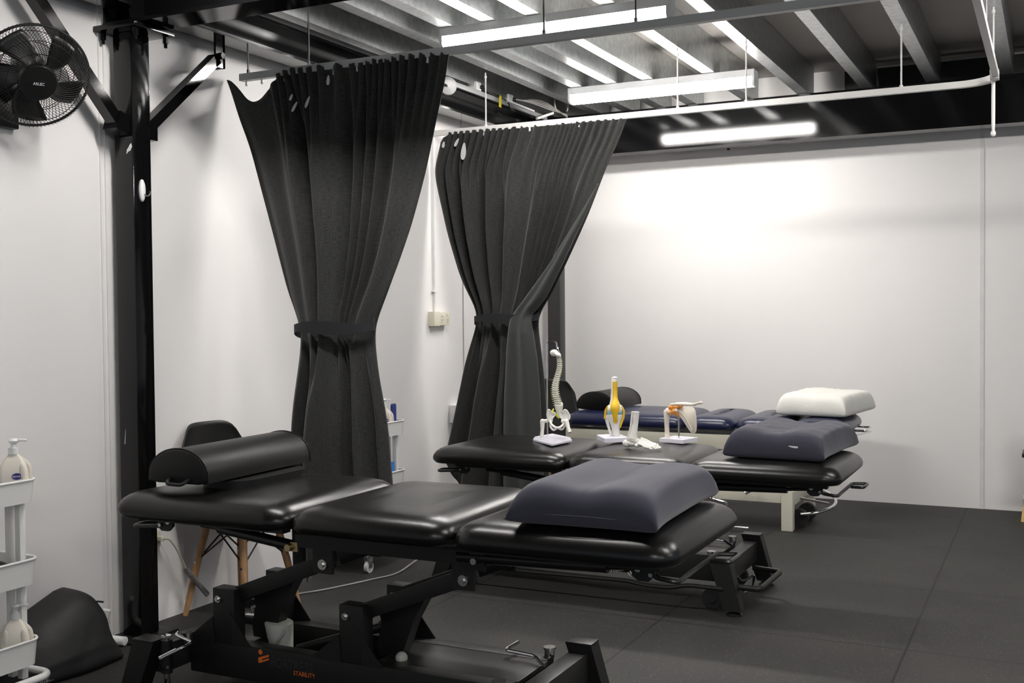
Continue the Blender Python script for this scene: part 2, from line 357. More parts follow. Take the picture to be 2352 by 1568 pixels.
# ------------------------------------------------------------------ curtain rails
def gliders(t, xs, y, z):
    for x in xs: MB().cyl((x, y, z), (x, y, z-.018), .006, seg=6).ball((x, y, z-.02), .007, 8, 5).build('glider', 'plastic_white', t)
t = thing('curtain_rail', 'grey suspended curtain rail carrying the front curtain', 'curtain rail', (-3.37, 4.05, 2.42), 'suspended curtain rails')
MB().span((-3.385, 4.034, 2.405), (-.1, 4.066, 2.437)).build('track', 'grey_steel', t, smooth=0)
for x in (-3.345, -3.00, -1.84, -1.45, -.75):
    zt = 2.55 if x < -3.3 else 2.772
    MB().cyl((x, 4.05, 2.437), (x, 4.05, zt), .0045, seg=8).cyl((x, 4.05, 2.437), (x, 4.05, 2.455), .008, seg=8).build('hanging_rod', 'chrome', t)
gliders(t, [-3.41+.06, -3.26, -3.13, -2.98, -2.86, -2.74, -2.62, -2.5, -2.38, -2.3], 4.045, 2.406)
t = thing('curtain_rail', 'white suspended curtain rail turning a corner at the right', 'curtain rail', (-3.37, 5.93, 2.43), 'suspended curtain rails')
path = [(-3.44, 5.93)]+[(-.42+.17*math.sin(a), 5.76+.17*math.cos(a)) for a in [PI/2*i/10 for i in range(11)]]+[(-.25, 1.5)]
rings = []
for i, (x, y) in enumerate(path):
    a = path[max(i-1, 0)]; b = path[min(i+1, len(path)-1)]; d = Vector((b[0]-a[0], b[1]-a[1], 0)).normalized(); n = Vector((-d.y, d.x, 0))*.014
    rings.append([Vector((x, y, 2.420))-n, Vector((x, y, 2.420))+n, Vector((x, y, 2.452))+n, Vector((x, y, 2.452))-n])
MB().loft(rings).build('track', 'white_grey', t, smooth=30)
for x, y in ((-3.085, 5.93), (-1.88, 5.93), (-1.495, 5.93), (-.698, 5.93), (-.262, 5.80), (-.25, 4.9), (-.25, 3.9)):
    MB().cyl((x, y, 2.452), (x, y, 2.772), .0045, seg=8).cyl((x, y, 2.452), (x, y, 2.462), .009, seg=8).cyl((x, y, 2.74), (x, y, 2.755), .008, seg=8).build('hanging_rod', 'white_grey', t)
MB().span((-.275, 5.72, 2.414), (-.235, 5.79, 2.458), bev=.003).build('corner_clip', 'plastic_white', t)
gliders(t, [-3.33, -3.2, -3.1]+[-3.0+.105*i for i in range(8)], 5.925, 2.421)
MB().tube([(-.262, 5.80, 2.42), (-.262, 5.80, 2.21), (-.262, 5.80, 2.17)], [.009, .009, .006], 10).ball((-.262, 5.80, 2.165), (.012, .006, .016), 10, 6).build('draw_wand', 'white_grey', t)

# ------------------------------------------------------------------ curtains
def interp(tab, z):
    zs = [q[1] for q in tab][::-1]; xs = [q[0] for q in tab][::-1]; return float(np.interp(z, zs, xs))
def smooth_tab(tab, n=60):
    z = np.linspace(tab[0][1], tab[-1][1], n); x = np.array([interp(tab, q) for q in z])
    for _ in range(3): x[1:-1] = (x[:-2]+2*x[1:-1]+x[2:])/4
    return list(zip(x, z))
def curtain(name, label, y0, Lt, Rt, ztop, zbot, n1, n2, ph, tie_z, depth, sag=None, U=260, T=96, lining=None, hem=None, waist=.05):
    t = thing(name, label, 'curtain', ((Lt[0][0]+Rt[0][0])/2, y0, zbot), 'charcoal curtains tied in the middle')
    Ls, Rs = smooth_tab(Lt), smooth_tab(Rt); P = []; UV = []; rnd = random.Random(ph)
    wob = [rnd.uniform(-1, 1) for _ in range(8)]
    def surf(u, k):
        zt = ztop+(sag(u) if sag else 0); zb = zbot+(hem(u) if hem else 0); z = zt+(zb-zt)*k
        zz = min(max(z, Ls[-1][1]), Ls[0][1]); xl = interp(Ls, zz); zz2 = min(max(z, Rs[-1][1]), Rs[0][1]); xr = interp(Rs, zz2)
        d = abs(z-tie_z); near = math.exp(-(d/.16)**2); below = 1 if z < tie_z else 0
        b = min(1, k/.22); b = b*b*(3-2*b)
        warp = .035*math.sin(2*PI*(1.3*u+.1*wob[0]))+.02*math.sin(2*PI*(2.7*u+wob[1]))
        uu = u+warp*math.sin(PI*u)
        f1 = math.sin(2*PI*(n1*uu+wob[2])); s1 = f1*abs(f1)**-.25 if abs(f1) > 1e-6 else 0
        nb = min(1, max(0, (tie_z-z)/.5+.25)); nb = nb*nb*(3-2*nb)
        g = n2*uu+.55*math.sin(2*PI*(1.3*u+wob[3]))+.30*math.sin(2*PI*(2.6*u+wob[4]))
        f2 = math.sin(2*PI*g+wob[5]); s2 = f2+.25*math.sin(4*PI*g+1+wob[6])
        g3 = n2*.5*uu+.3*math.sin(2*PI*(1.1*u+wob[6])); s3 = 1.25*math.sin(2*PI*g3+wob[2])+.25*math.sin(2*PI*g3*2.3+wob[4])
        s2 = s2*(1-nb)+s3*nb
        amp1 = .021+.006*math.sin(7*u+wob[7]); amp2 = depth*(.55+.45*min(1, d/.5))*(1-.45*near)*(1+.35*math.sin(5.3*u+wob[1]*3))
        wid = xr-xl
        fade = min(1, 6*u+.15, 6*(1-u)+.15)
        if sag and lining is None and u < .30: amp1 *= max(0, (u-.18)/.12) if u > .18 else 0
        y = -(s1*amp1*(1-b)+s2*amp2*b)*fade
        bow = waist*near+.06*below*min(1, d/.5)
        y -= bow*math.sqrt(max(0, 1-(2*u-1)**2))-bow*.5
        x = xl+wid*(u+.010*math.cos(2*PI*g+wob[5])*b*math.sin(PI*u))
        return Vector((x, y0+y, z))
    for j in range(T+1):
        k = (j/T); P.append([surf(i/U, k) for i in range(U+1)]); UV.append([(i/U*1.0, 1-P[-1][i].z/2.35) for i in range(U+1)])
    c = MB().grid(P, UV).build('cloth', 'curtain', t, smooth=180)
    sm = c.modifiers.new('thickness', 'SOLIDIFY'); sm.thickness = .003; sm.offset = 0
    # tie-back band
    xl, xr = interp(Ls, tie_z), interp(Rs, tie_z); cx, hw = (xl+xr)/2, (xr-xl)/2+.002
    rings = []
    for i in range(48):
        a = 2*PI*i/48; x = cx+.012+hw*math.cos(a); y = y0-waist*.35+(depth*.6+.020+waist*.35)*math.sin(a)
        z = tie_z+(.0 if name != 'curtain' else 0)+.012*math.cos(a)+.012*math.sin(a*2); nrm = Vector((math.cos(a)*.4, math.sin(a), 0)).normalized()*.003
        h = .024+.006*math.sin(a*3)
        q = Vector((x, y, z)); rings.append([q+nrm+Vector((0, 0, h)), q-nrm+Vector((0, 0, h)), q-nrm-Vector((0, 0, h)), q+nrm-Vector((0, 0, h))])
    MB().loft(rings+[rings[0]], False, False).build('tie_band', 'strap', t, weld=True)
    return t, surf

c1L = [(-3.460, 2.421), (-3.428, 2.353), (-3.394, 2.239), (-3.338, 2.114), (-3.278, 1.910), (-3.183, 1.606), (-3.125, 1.406), (-3.067, 1.250), (-3.068, 1.187), (-3.088, 1.029), (-3.118, .849), (-3.131, .648), (-3.122, .12)]
c1R = [(-2.271, 2.421), (-2.293, 2.290), (-2.327, 2.166), (-2.383, 1.931), (-2.461, 1.695), (-2.541, 1.510), (-2.621, 1.360), (-2.676, 1.275), (-2.672, 1.208), (-2.643, 1.037), (-2.610, .866), (-2.600, .714), (-2.587, .566), (-2.57, .12)]
def sag1(u):
    pts = [(0, 0), (.03, -.006), (.05, -.075), (.08, -.118), (.13, -.115), (.19, -.068), (.25, .0), (.30, .008), (.6, .0), (.9, -.002), (1, -.01)]
    return float(np.mean([np.interp(max(0, u+d), [p[0] for p in pts], [p[1] for p in pts]) for d in np.linspace(-.022, .022, 9)]))+.006*math.sin(2*PI*25*u)*(1 if u > .3 else 0)
t, s1 = curtain('curtain', 'tall charcoal curtain tied in the middle, in front, its top left corner sagging', 4.035, c1L, c1R, 2.418, .13, 25, 6.5, 3, 1.262, .052, sag=sag1, hem=lambda u: .20*min(1, max(0, (u-.28)/.25)))
def leafs(t, surf, L, dy=-.012):
    for u, k, w, h, tilt in L:
        c = surf(u, k); c.y = min(surf(u+du, k).y for du in (-.03, -.015, 0, .015, .03))+dy
        pts = []
        for i in range(20):
            a = 2*PI*i/20; px = w*math.sin(a)*(.75-.25*math.cos(a)); pz = h*math.cos(a)
            pts.append((c.x+px*math.cos(tilt)+pz*math.sin(tilt), c.y, c.z-px*math.sin(tilt)+pz*math.cos(tilt)))
        MB().prism(pts, (0, .004, 0)).build('header_tape', 'linen_white', t)['label'] = 'white lining showing in a fold of the heading'
leafs(t, s1, [(.305, .055, .008, .016, .5), (.315, .075, .009, .026, .6), (.39, .070, .009, .028, .45), (.49, .035, .010, .022, .1)])
c2L = [(-3.383, 2.425), (-3.403, 2.330), (-3.448, 2.212), (-3.413, 2.049), (-3.354, 1.804), (-3.265, 1.533), (-3.152, 1.313), (-3.162, 1.265), (-3.240, 1.024), (-3.304, .781), (-3.369, .522), (-3.44, .30), (-3.45, .1)]
c2R = [(-2.175, 2.425), (-2.221, 2.306), (-2.288, 2.186), (-2.425, 1.869), (-2.565, 1.595), (-2.664, 1.417), (-2.759, 1.310), (-2.757, 1.263), (-2.724, 1.056), (-2.706, .849), (-2.697, .590), (-2.68, .1)]
t, s2 = curtain('curtain', 'farther charcoal curtain with a satin lining fold, tied in the middle beside the back wall', 5.915, c2L, c2R, 2.428, .10, 27, 8.5, 11, 1.288, .042, lining=True,
            sag=lambda u: .006*math.sin(2*PI*27*u)-(.05*math.exp(-((u-.0)/.02)**2))-.012*u, hem=lambda u: .34*max(0, 1-u/.34)**1.2)
leafs(t, s2, [(.03, .03, .012, .020, .2), (.11, .03, .012, .028, .55), (.17, .055, .022, .052, .12)])
fold = [(-2.331, 2.061), (-2.45, 1.88), (-2.621, 1.621), (-2.76, 1.45), (-2.875, 1.311), (-2.892, 1.264), (-2.911, 1.108), (-2.93, .80), (-2.936, .584), (-2.94, .12)]
P = []; UV = []
for j in range(61):
    z = 2.055+(.12-2.055)*j/60; a = interp(fold, z); b = interp(c2R, z)+.006
    row = []
    for i in range(25):
        q = i/24; d = .030*math.sin(PI*q)**.7+.010*math.sin(2*PI*(1.6*q+.15))*min(1, j/25)
        row.append((a+(b-a)*q, 5.875-(.035 if z < 1.288 else .02)*min(1, j/12)-d*min(1, j/10)*(.55 if abs(z-1.288) < .05 else 1), z))
    P.append(row); UV.append([(i/24*.3, j/60) for i in range(25)])
o = MB().grid(P, UV).build('lining', 'lining', t, smooth=180); o['label'] = 'smooth grey satin lining folded to the front'
sm = o.modifiers.new('thickness', 'SOLIDIFY'); sm.thickness = .003; sm.offset = 0

# ------------------------------------------------------------------ treatment tables
def pad(m, x0, x1, y0, y1, z1, h=.085, r=.075, crown=.006):
    cx, cy, hx, hy = (x0+x1)/2, (y0+y1)/2, (x1-x0)/2, (y1-y0)/2; z0 = z1-h
    prof = [(.035, 0), (.012, .004), (.002, .016), (0, .03), (.004, .045), (.014, .060), (.030, .072), (.050, .080), (.075, .0845), (.11, .086), (.16, .087)]
    rings = []
    for ins, z in prof:
        rr = max(.012, r-ins*.35); rings.append(rrect(cx, cy, hx-ins, hy-ins, min(rr, hx-ins-.01), z0+z*h/.087))
    m.loft(rings, True, False); last = m.bm.verts[:] if False else None
    inner = [rrect(cx, cy, max(.01, (hx-.16)*q), max(.01, (hy-.16)*q), max(.004, .03*q), z1+crown*(1-q*q)) for q in (1, .6, .25)]
    m.loft([rings[-1]]+inner, False, True)
    return m
def cushion(t, mt, *a, **k): return pad(MB(), *a, **k).build('cushion', mt, t, smooth=60, weld=True)

def electric_table(label, dx, dy, zt, group, logo=True):
    """three section black lift table; X/Y given for the front table, shifted by dx, dy; zt = upholstery top"""
    t = thing('treatment_table', label, 'treatment table', (-1.83+dx, 3.02+dy, 0), group)
    D = Vector((dx, dy, 0)); mb = lambda: MB(Matrix.Translation(D))
    zf = zt-.137; ZA = zt-.218
    for x0, x1 in ((-2.825, -2.105), (-2.10, -1.535), (-1.53, -.865)):
        pad(mb(), x0, x1, 2.67, 3.37, zt).build('cushion', 'vinyl', t, smooth=60, weld=True)
    # legs
    for xs, xc, xf in ((-1, -2.71, -2.785), (1, -1.382, -1.318)):
        for y in (2.735, 3.305):
            ys = -1 if y < 3 else 1
            l = mb().loft([[(xc+a*.045, y+b*.032, .238) for a, b in ((-1, -1), (1, -1), (1, 1), (-1, 1))], [(xf+a*.038, y+ys*.012+b*.03, .022) for a, b in ((-1, -1), (1, -1), (1, 1), (-1, 1))]]).build('leg', 'powder', t, smooth=30)
            mb().span((xc-.046, y-.034, .238), (xc+.046, y+.034, .246), bev=.002).build('end_cap', 'black_plastic', l)
            mb().lathe((xf, y+ys*.012, 0), [(.036, 0), (.036, .006), (.022, .014), (.008, .018), (.008, .03)]).build('levelling_foot', 'black_plastic', l)
        mb().span((xc-.032, 2.765, .12), (xc+.032, 3.275, .215), bev=.003).build('cross_beam', 'powder2', t)
        for y in (2.84, 3.2):
            kx = xc-xs*.07
            k = mb().cyl((kx, y, .212), (kx, y, .238), .017, seg=10).cyl((kx, y, .238), (kx, y, .245), .021, seg=10).build('adjuster_knob', 'chrome', t)
        kx = xc-xs*.085
        mb().tube(rpath([(kx+xs*.05, 3.08, .222), (kx-xs*.0, 3.12, .236), (kx-xs*.11, 3.13, .238), (kx-xs*.09, 3.19, .25)], .015), .006, 8).build('brake_lever', 'chrome', t)
    for y in (2.90, 3.18):
        mb().span((-2.66, y-.028, .10), (-1.44, y+.028, .217), bev=.003).build('side_rail', 'powder', t)
    mb().span((-1.93, 2.93, .20), (-1.435, 3.152, .2155), bev=.002).build('cover_plate', 'powder2', t)
    mb().span((-2.66, 2.93, .185), (-2.44, 3.152, .195), bev=.002).span((-2.66, 2.93, .10), (-1.45, 3.152, .108)).build('base_tray', 'powder2', t)
    # posts, arms, brackets
    for xp, xt in ((-2.51, -2.10), (-1.992, -1.586)):
        for y in (2.90, 3.18):
            s = -1 if y < 3 else 1
            p = mb().span((xp-.047, y-.028, .21), (xp+.045, y+.028, .398), bev=.003)
            p.prism([(xp-.04, y+s*.0285-.002, .213), (xp-.16, y+s*.0285-.002, .213), (xp-.047, y+s*.0285-.002, .30)], (0, .004, 0)).prism([(xp+.04, y+s*.0285-.002, .213), (xp+.115, y+s*.0285-.002, .213), (xp+.025, y+s*.0285-.002, .325)], (0, .004, 0))
            p = p.build('post', 'powder', t, smooth=30)
            mb().cyl((xp-.02, y-.028, .363), (xp-.02, y-.036, .363), .012, seg=14).cyl((xp-.02, y-.036, .363), (xp-.02, y-.044, .363), .007, seg=6).build('bolt', 'bolt', p)
            ya = y+.034*(1 if y < 3 else -1)
            a = mb().bar((xp+.03, ya-.015 if y < 3 else ya, .375), (xt+.02, ya-.015 if y < 3 else ya, ZA+.012), .03, .052, bev=.003).build('lift_arm', 'powder', t, smooth=30)
            b = mb().span((xt-.04, y-.026, ZA-.03), (xt+.035, y-.014, zf-.005)).span((xt-.04, y-.026, zf-.02), (xt+.035, y+.026, zf-.005)).build('bracket', 'powder', t, smooth=30)
            mb().cyl((xt, y-.027, ZA), (xt, y-.032, ZA), .017, seg=18).cyl((xt, y-.032, ZA), (xt, y-.038, ZA), .008, seg=6).build('bolt', 'bolt', b)
        # crank plates between the arms
        zc = (ZA-.52)
        poly = [(xp+.02, 0, .36), (xp+.18, 0, .42+zc*.4), (xp+.21, 0, .435+zc*.4), (xp+.15, 0, .33), (xp+.12, 0, .25), (xp+.10, 0, .205), (xp+.02, 0, .205), (xp+.015, 0, .25), (xp+.03, 0, .31)]
        for yy in (3.0,):
            mb().prism([(a, yy, c) for a, b_, c in poly], (0, .05, 0)).build('crank_plate', 'powder', t, smooth=30)
        mb().cyl((xp+.02, 2.92, .36), (xp+.02, 3.16, .36), .02, seg=14).build('torque_tube', 'powder', t)
    mb().span((-2.2, 2.86, zf-.03), (-1.50, 2.90, zf+.012)).span((-2.2, 3.16, zf-.03), (-1.50, 3.20, zf+.012)).span((-2.2, 2.9, zf-.02), (-2.15, 3.16, zf+.012)).span((-1.55, 2.9, zf-.02), (-1.50, 3.16, zf+.012)).build('upper_frame', 'powder', t, smooth=0)
    mb().span((-2.72, 2.76, zt-.105), (-2.17, 2.80, zt-.08)).span((-2.72, 3.24, zt-.105), (-2.17, 3.28, zt-.08)).span((-2.72, 2.8, zt-.105), (-2.67, 3.24, zt-.08)).build('headrest_frame', 'powder', t, smooth=0)
    mb().span((-1.48, 2.76, zt-.105), (-.93, 2.80, zt-.08)).span((-1.48, 3.24, zt-.105), (-.93, 3.28, zt-.08)).span((-.99, 2.8, zt-.105), (-.94, 3.24, zt-.08)).build('leg_frame', 'powder', t, smooth=0)
    # gas struts
    g = mb().cyl((-2.60, 2.87, zt-.128), (-2.40, 2.87, zt-.142), .008, seg=10).cyl((-2.52, 2.87, zt-.133), (-2.22, 2.87, zt-.166), .018, seg=14).build('gas_strut', 'black_plastic', t)
    mb().cyl((-2.22, 2.845, zt-.170), (-2.22, 2.872, zt-.170), .012, seg=10).box((-2.205, 2.862, zt-.168), (.03, .006, .03)).build('clevis', 'brass', g)
    g = mb().cyl((-1.60, 2.87, zt-.145), (-1.12, 2.87, zt-.132), .018, seg=14).cyl((-1.12, 2.87, zt-.132), (-1.03, 2.87, zt-.126), .008, seg=10).build('gas_strut', 'black_plastic', t)
    mb().cyl((-1.535, 2.84, zt-.15), (-1.535, 2.852, zt-.15), .010, seg=10).build('bolt', 'bolt', g); mb().box((-1.53, 2.862, zt-.15), (.05, .012, .06)).build('clevis', 'powder', g)
    # end brackets with bolts and release handles
    for xs, xb in ((-1, -2.685), (1, -.985)):
        b = mb().prism([(xb-.035, 2.79, zt-.085), (xb+.03, 2.79, zt-.085), (xb+.03, 2.79, zt-.125), (xb+.012, 2.79, zt-.142), (xb-.018, 2.79, zt-.142), (xb-.035, 2.79, zt-.128)], (0, .012, 0)).build('hinge_bracket', 'powder', t, smooth=30)
        for ex, ez in ((.016, -.108), (-.02, -.122)): mb().cyl((xb+xs*-ex, 2.788, zt+ez), (xb+xs*-ex, 2.782, zt+ez), .009 if ex > 0 else .006, seg=12).build('bolt', 'bolt', b)
        q = xb+xs*.02
        loop = rpath([(q, 2.80, zt-.09), (q, 2.80, zt-.13), (q+xs*.07, 2.80, zt-.138), (q+xs*.07, 2.86, zt-.138), (q+xs*.07, 3.18, zt-.138), (q+xs*.135, 3.2, zt-.138), (q+xs*.135, 3.08, zt-.138), (q+xs*.08, 3.08, zt-.138)] if xs > 0 else
                     [(q, 2.80, zt-.09), (q, 2.80, zt-.128), (q-.135, 2.80, zt-.138), (q-.15, 2.86, zt-.138), (q-.03, 2.93, zt-.132), (q-.02, 3.05, zt-.1)], .02)
        mb().tube(loop, .007, 8).build('release_handle', 'black_plastic', t)
    # foot control bars, wheels and pedal ring
    mb().tube(rpath([(-2.70, 2.70, .095), (-2.55, 2.69, .10), (-1.80, 2.69, .11), (-1.72, 2.69, .098), (-1.60, 2.69, .098), (-1.52, 2.69, .118), (-1.36, 2.70, .115)], .03), .010, 8).build('foot_bar', 'black_plastic', t)
    for y in (2.80, 3.24):
        mb().cyl((-1.435, y-.018, .046), (-1.435, y+.018, .046), .046, seg=24).cyl((-1.435, y-.022, .046), (-1.435, y+.022, .046), .02, seg=14).build('wheel', 'rubber', t)
    mb().tube(rpath([(-1.34, 2.76, .115), (-1.215, 2.76, .115), (-1.205, 3.12, .115), (-1.34, 3.15, .115)], .03), .013, 10).build('pedal_ring', 'powder', t)
    mb().tube(rpath([(-1.36, 2.93, .13), (-1.33, 2.92, .10), (-1.28, 2.93, .135), (-1.27, 2.85, .09), (-1.30, 2.80, .085)], .02), .006, 8).build('brake_lever', 'chrome', t)
    # actuator
    a = mb().lathe((-2.385, 3.02, .17), [(.040, 0), (.042, .02), (.049, .085), (.049, .09), (.044, .094)], axis=(-.12, 0, 1), seg=22).build('actuator_motor', 'plastic_white' if False else M['actuator'], t)
    mb().tube(bez((-2.345, 2.985, .245), (-2.32, 2.96, .25), (-2.37, 2.96, .2), (-2.39, 2.97, .17)), .004, 6).build('cable', 'cord_grey', a)
    mb().cyl((-2.33, 3.04, .17), (-1.95, 3.04, .30), .016, seg=12).build('actuator_rod', 'powder', t)
    mb().ball((-1.865, 2.965, .222), .02, 14, 8).build('actuator_cap', M['actuator'], t)
    # chrome castor crank at the head end
    k = mb().cyl((-2.64, 2.74, .05), (-2.64, 2.74, .262), .010, seg=14).lathe((-2.64, 2.74, .25), [(.012, 0), (.018, .004), (.018, .012), (.012, .014)], seg=6).build('castor_stem', 'chrome', t)
    mb().cyl((-2.64, 2.74, .135), (-2.64, 2.74, .245), .0185, seg=16).build('castor_sleeve', 'powder', k); mb().cyl((-2.655, 2.74, .03), (-2.625, 2.74, .03), .03, seg=18).build('castor_wheel', 'rubber', k)
    mb().tube(rpath([(-2.61, 2.76, .268), (-2.60, 2.74, .266), (-2.53, 2.74, .250), (-2.53, 2.70, .245), (-2.585, 2.66, .215)], .012), .005, 10).cyl((-2.55, 2.69, .236), (-2.59, 2.655, .213), .0075, seg=12).build('crank_handle', 'chrome', t)
    mb().tube([(-2.65, 2.72, .15), (-2.60, 2.70, .17)], .005, 8).build('lever_pin', 'chrome', t)
    if logo:
        yq = 2.8715+dy
        m = mb(); m.prism([(-2.356+.0085*math.cos(2*PI*i/18), 2.8712, .2035+.0085*math.sin(2*PI*i/18)) for i in range(18)], (0, .001, 0))
        z0 = .168
        m.prism([(-2.365, 2.8712, z0), (-2.361, 2.8712, z0-.002), (-2.321, 2.8712, z0+.013), (-2.321, 2.8712, z0+.019), (-2.350, 2.8712, z0+.0085), (-2.350, 2.8712, z0+.0125), (-2.321, 2.8712, z0+.024), (-2.321, 2.8712, z0+.031), (-2.365, 2.8712, z0+.016)], (0, .001, 0))
        m.build('emblem', 'print_orange', t, smooth=0)
        text('lettering', 'FORTRESS', .0475, 'print_grey', t, FRONT(-2.314, yq, .160), .80)['label'] = 'dark grey lettering on the base rail'
        text('lettering', 'STABILITY', .0205, 'print_orange', t, FRONT(-2.222, yq, .1455), .95)['label'] = 'small orange lettering on the base rail'
    return t
M['actuator'] = mat('pale grey actuator plastic', (.56, .56, .50), .5)
GT = 'black electric treatment tables'
electric_table('front black treatment table with bolster and blue grey pillow', 0, 0, .737, GT)
electric_table('middle black treatment table holding the anatomical models', .08, 1.95, .672, GT)

# navy table with cream frame at the back
t = thing('treatment_table', 'navy blue treatment table on a cream frame along the back wall', 'treatment table', (-2.0, 6.9, 0))
for x0, x1 in ((-2.875, -2.055), (-2.05, -1.745), (-1.74, -1.405), (-1.40, -1.085)):
    cushion(t, 'navy', x0, x1, 6.57, 7.27, .675, h=.092, crown=.012)
MB().span((-2.86, 6.585, .475), (-1.42, 6.625, .562), bev=.003).span((-2.86, 7.16, .475), (-1.42, 7.20, .548), bev=.003).span((-2.86, 6.625, .48), (-2.82, 7.16, .54)).span((-1.46, 6.625, .48), (-1.42, 7.16, .54)).build('upper_frame', 'cream', t)
MB().span((-2.84, 6.60, .562), (-1.10, 6.62, .578)).build('slide_rail', 'chrome', t)
MB().span((-2.5, 6.68, .225), (-1.55, 6.76, .30), bev=.004).span((-2.35, 6.8, .30), (-1.60, 7.05, .315)).build('lower_beam', 'cream', t)
MB().span((-2.75, 6.60, .165), (-1.45, 6.66, .235), bev=.003).span((-2.75, 7.10, .165), (-1.42, 7.16, .235), bev=.003).span((-2.3, 6.70, .232), (-1.6, 7.10, .246), bev=.003).build('base_rail', 'cream', t)
for x, y in ((-1.425, 6.62), (-1.40, 7.14), (-2.78, 6.62), (-2.78, 7.14)):
    MB().span((x-.034, y-.03, 0), (x+.034, y+.03, .235), bev=.004).build('leg', 'cream', t)
MB().span((-1.45, 6.64, .15), (-1.39, 7.12, .232), bev=.003).span((-2.81, 6.64, .15), (-2.75, 7.12, .232), bev=.003).build('cross_beam', 'cream', t)
MB().bar((-2.45, 6.8, .25), (-1.75, 6.8, .48), .05, .05).bar((-2.45, 7.05, .25), (-1.75, 7.05, .48), .05, .05).build('lift_arm', 'cream', t)
for y in (6.76, 7.0): MB().cyl((-1.385, y-.02, .055), (-1.385, y+.02, .055), .055, seg=24).cyl((-1.385, y-.024, .055), (-1.385, y+.024, .055), .02, seg=12).build('wheel', 'rubber', t)
MB().tube(crom([(-1.37, 6.72, .085), (-1.27, 6.74, .10), (-1.20, 6.86, .125), (-1.215, 7.0, .15), (-1.30, 7.12, .17), (-1.38, 7.16, .18)], 6), .010, 10).tube([(-1.39, 6.80, .17), (-1.235, 6.90, .13)], .007, 8).build('pedal_ring', 'chrome', t)
MB().cyl((-1.52, 6.68, .235), (-1.52, 6.68, .36), .012, seg=12).cyl((-1.52, 6.68, .36), (-1.47, 6.68, .47), .008, seg=10).build('stay_rod', 'chrome', t)
MB().tube([(-1.60, 6.55, .26), (-1.66, 6.52, .225)], .012, 10).build('brake_lever', 'chrome', t)
MB().tube(rpath([(-2.0, 6.56, .20), (-1.79, 6.56, .155), (-1.77, 6.52, .15)], .01), .008, 8).tube(rpath([(-1.86, 6.50, .205), (-1.86, 6.50, .16), (-1.95, 6.50, .15)], .01), .006, 8).tube([(-2.0, 6.45, .035), (-1.62, 6.45, .03)], .008, 8).build('foot_lever', 'chrome', t)
MB().tube(rpath([(-1.75, 6.55, .43), (-1.66, 6.50, .475), (-1.63, 6.52, .46)], .01), .009, 8).build('release_handle', 'black_plastic', t)
MB().tube(rpath([(-1.2, 6.75, .575), (-1.05, 6.75, .575), (-1.0, 7.0, .575), (-1.15, 7.0, .575)], .01, closed=False), .006, 8).build('release_handle', 'chrome', t)
MB().tube(rpath([(-1.15, 6.98, .58), (-1.03, 6.98, .58), (-1.03, 7.2, .58), (-1.15, 7.2, .58)], .01), .006, 8).build('release_handle', 'chrome', t)

# ------------------------------------------------------------------ bolsters and pillows
def bolster(label, cx, y0, y1, w, h, z, rz, mt, strap=True):
    t = thing('half_round_bolster', label, 'bolster', (cx, (y0+y1)/2, z), 'half round bolsters')
    R = Matrix.Translation((cx, (y0+y1)/2, z)) @ Matrix.Rotation(rz, 4, 'Z'); L = (y1-y0)/2
    def sec(s, y, dz=0):
        pts = []
        for i in range(25):
            a = PI*i/24; pts.append((s*w/2*math.cos(a)*(1 if abs(math.cos(a)) < .98 else .985), y, dz+.006+(h-.006)*s*math.sin(a)**.85))
        for i in range(1, 6): pts.append((s*(-w/2+w*i/6), y, dz))
        return pts
    MB(R).loft([sec(.9, -L, .004), sec(.975, -L+.003, .001), sec(1, -L+.012), sec(1, L-.012), sec(.975, L-.003, .001), sec(.9, L, .004)]).build('cover', mt, t, smooth=50)
    for y in (-L+.007, L-.007):
        MB(R).tube([(q[0]*1.004, y, q[2]+.001) for q in sec(1, y)[:25]], .0022, 6).build('piping', mt, t)
    if strap: MB(R).tube(rpath([(-.03, -L+.004, .02), (-.03, -L-.02, .002), (.035, -L-.02, .0), (.05, -L+.004, .018)], .015), .006, 8).build('carry_strap', 'strap', t)
    return t
ct = tag(MB().loft([rrect(-2.52, 3.06, .105, .20, .08, z) for z in (.7375, .742, .762, .766)]).build('face_cushion', 'vinyl2', smooth=50), 'thin black cushion under the front bolster', 'cushion')
bolster('black half round bolster lying across the head of the front table', -2.60, 2.745, 3.34, .25, .115, .767, .04, 'vinyl2')
bolster('black half round bolster on the navy table at the back', -2.70, 6.72, 7.22, .27, .118, .678, -.03, 'vinyl2', strap=False)

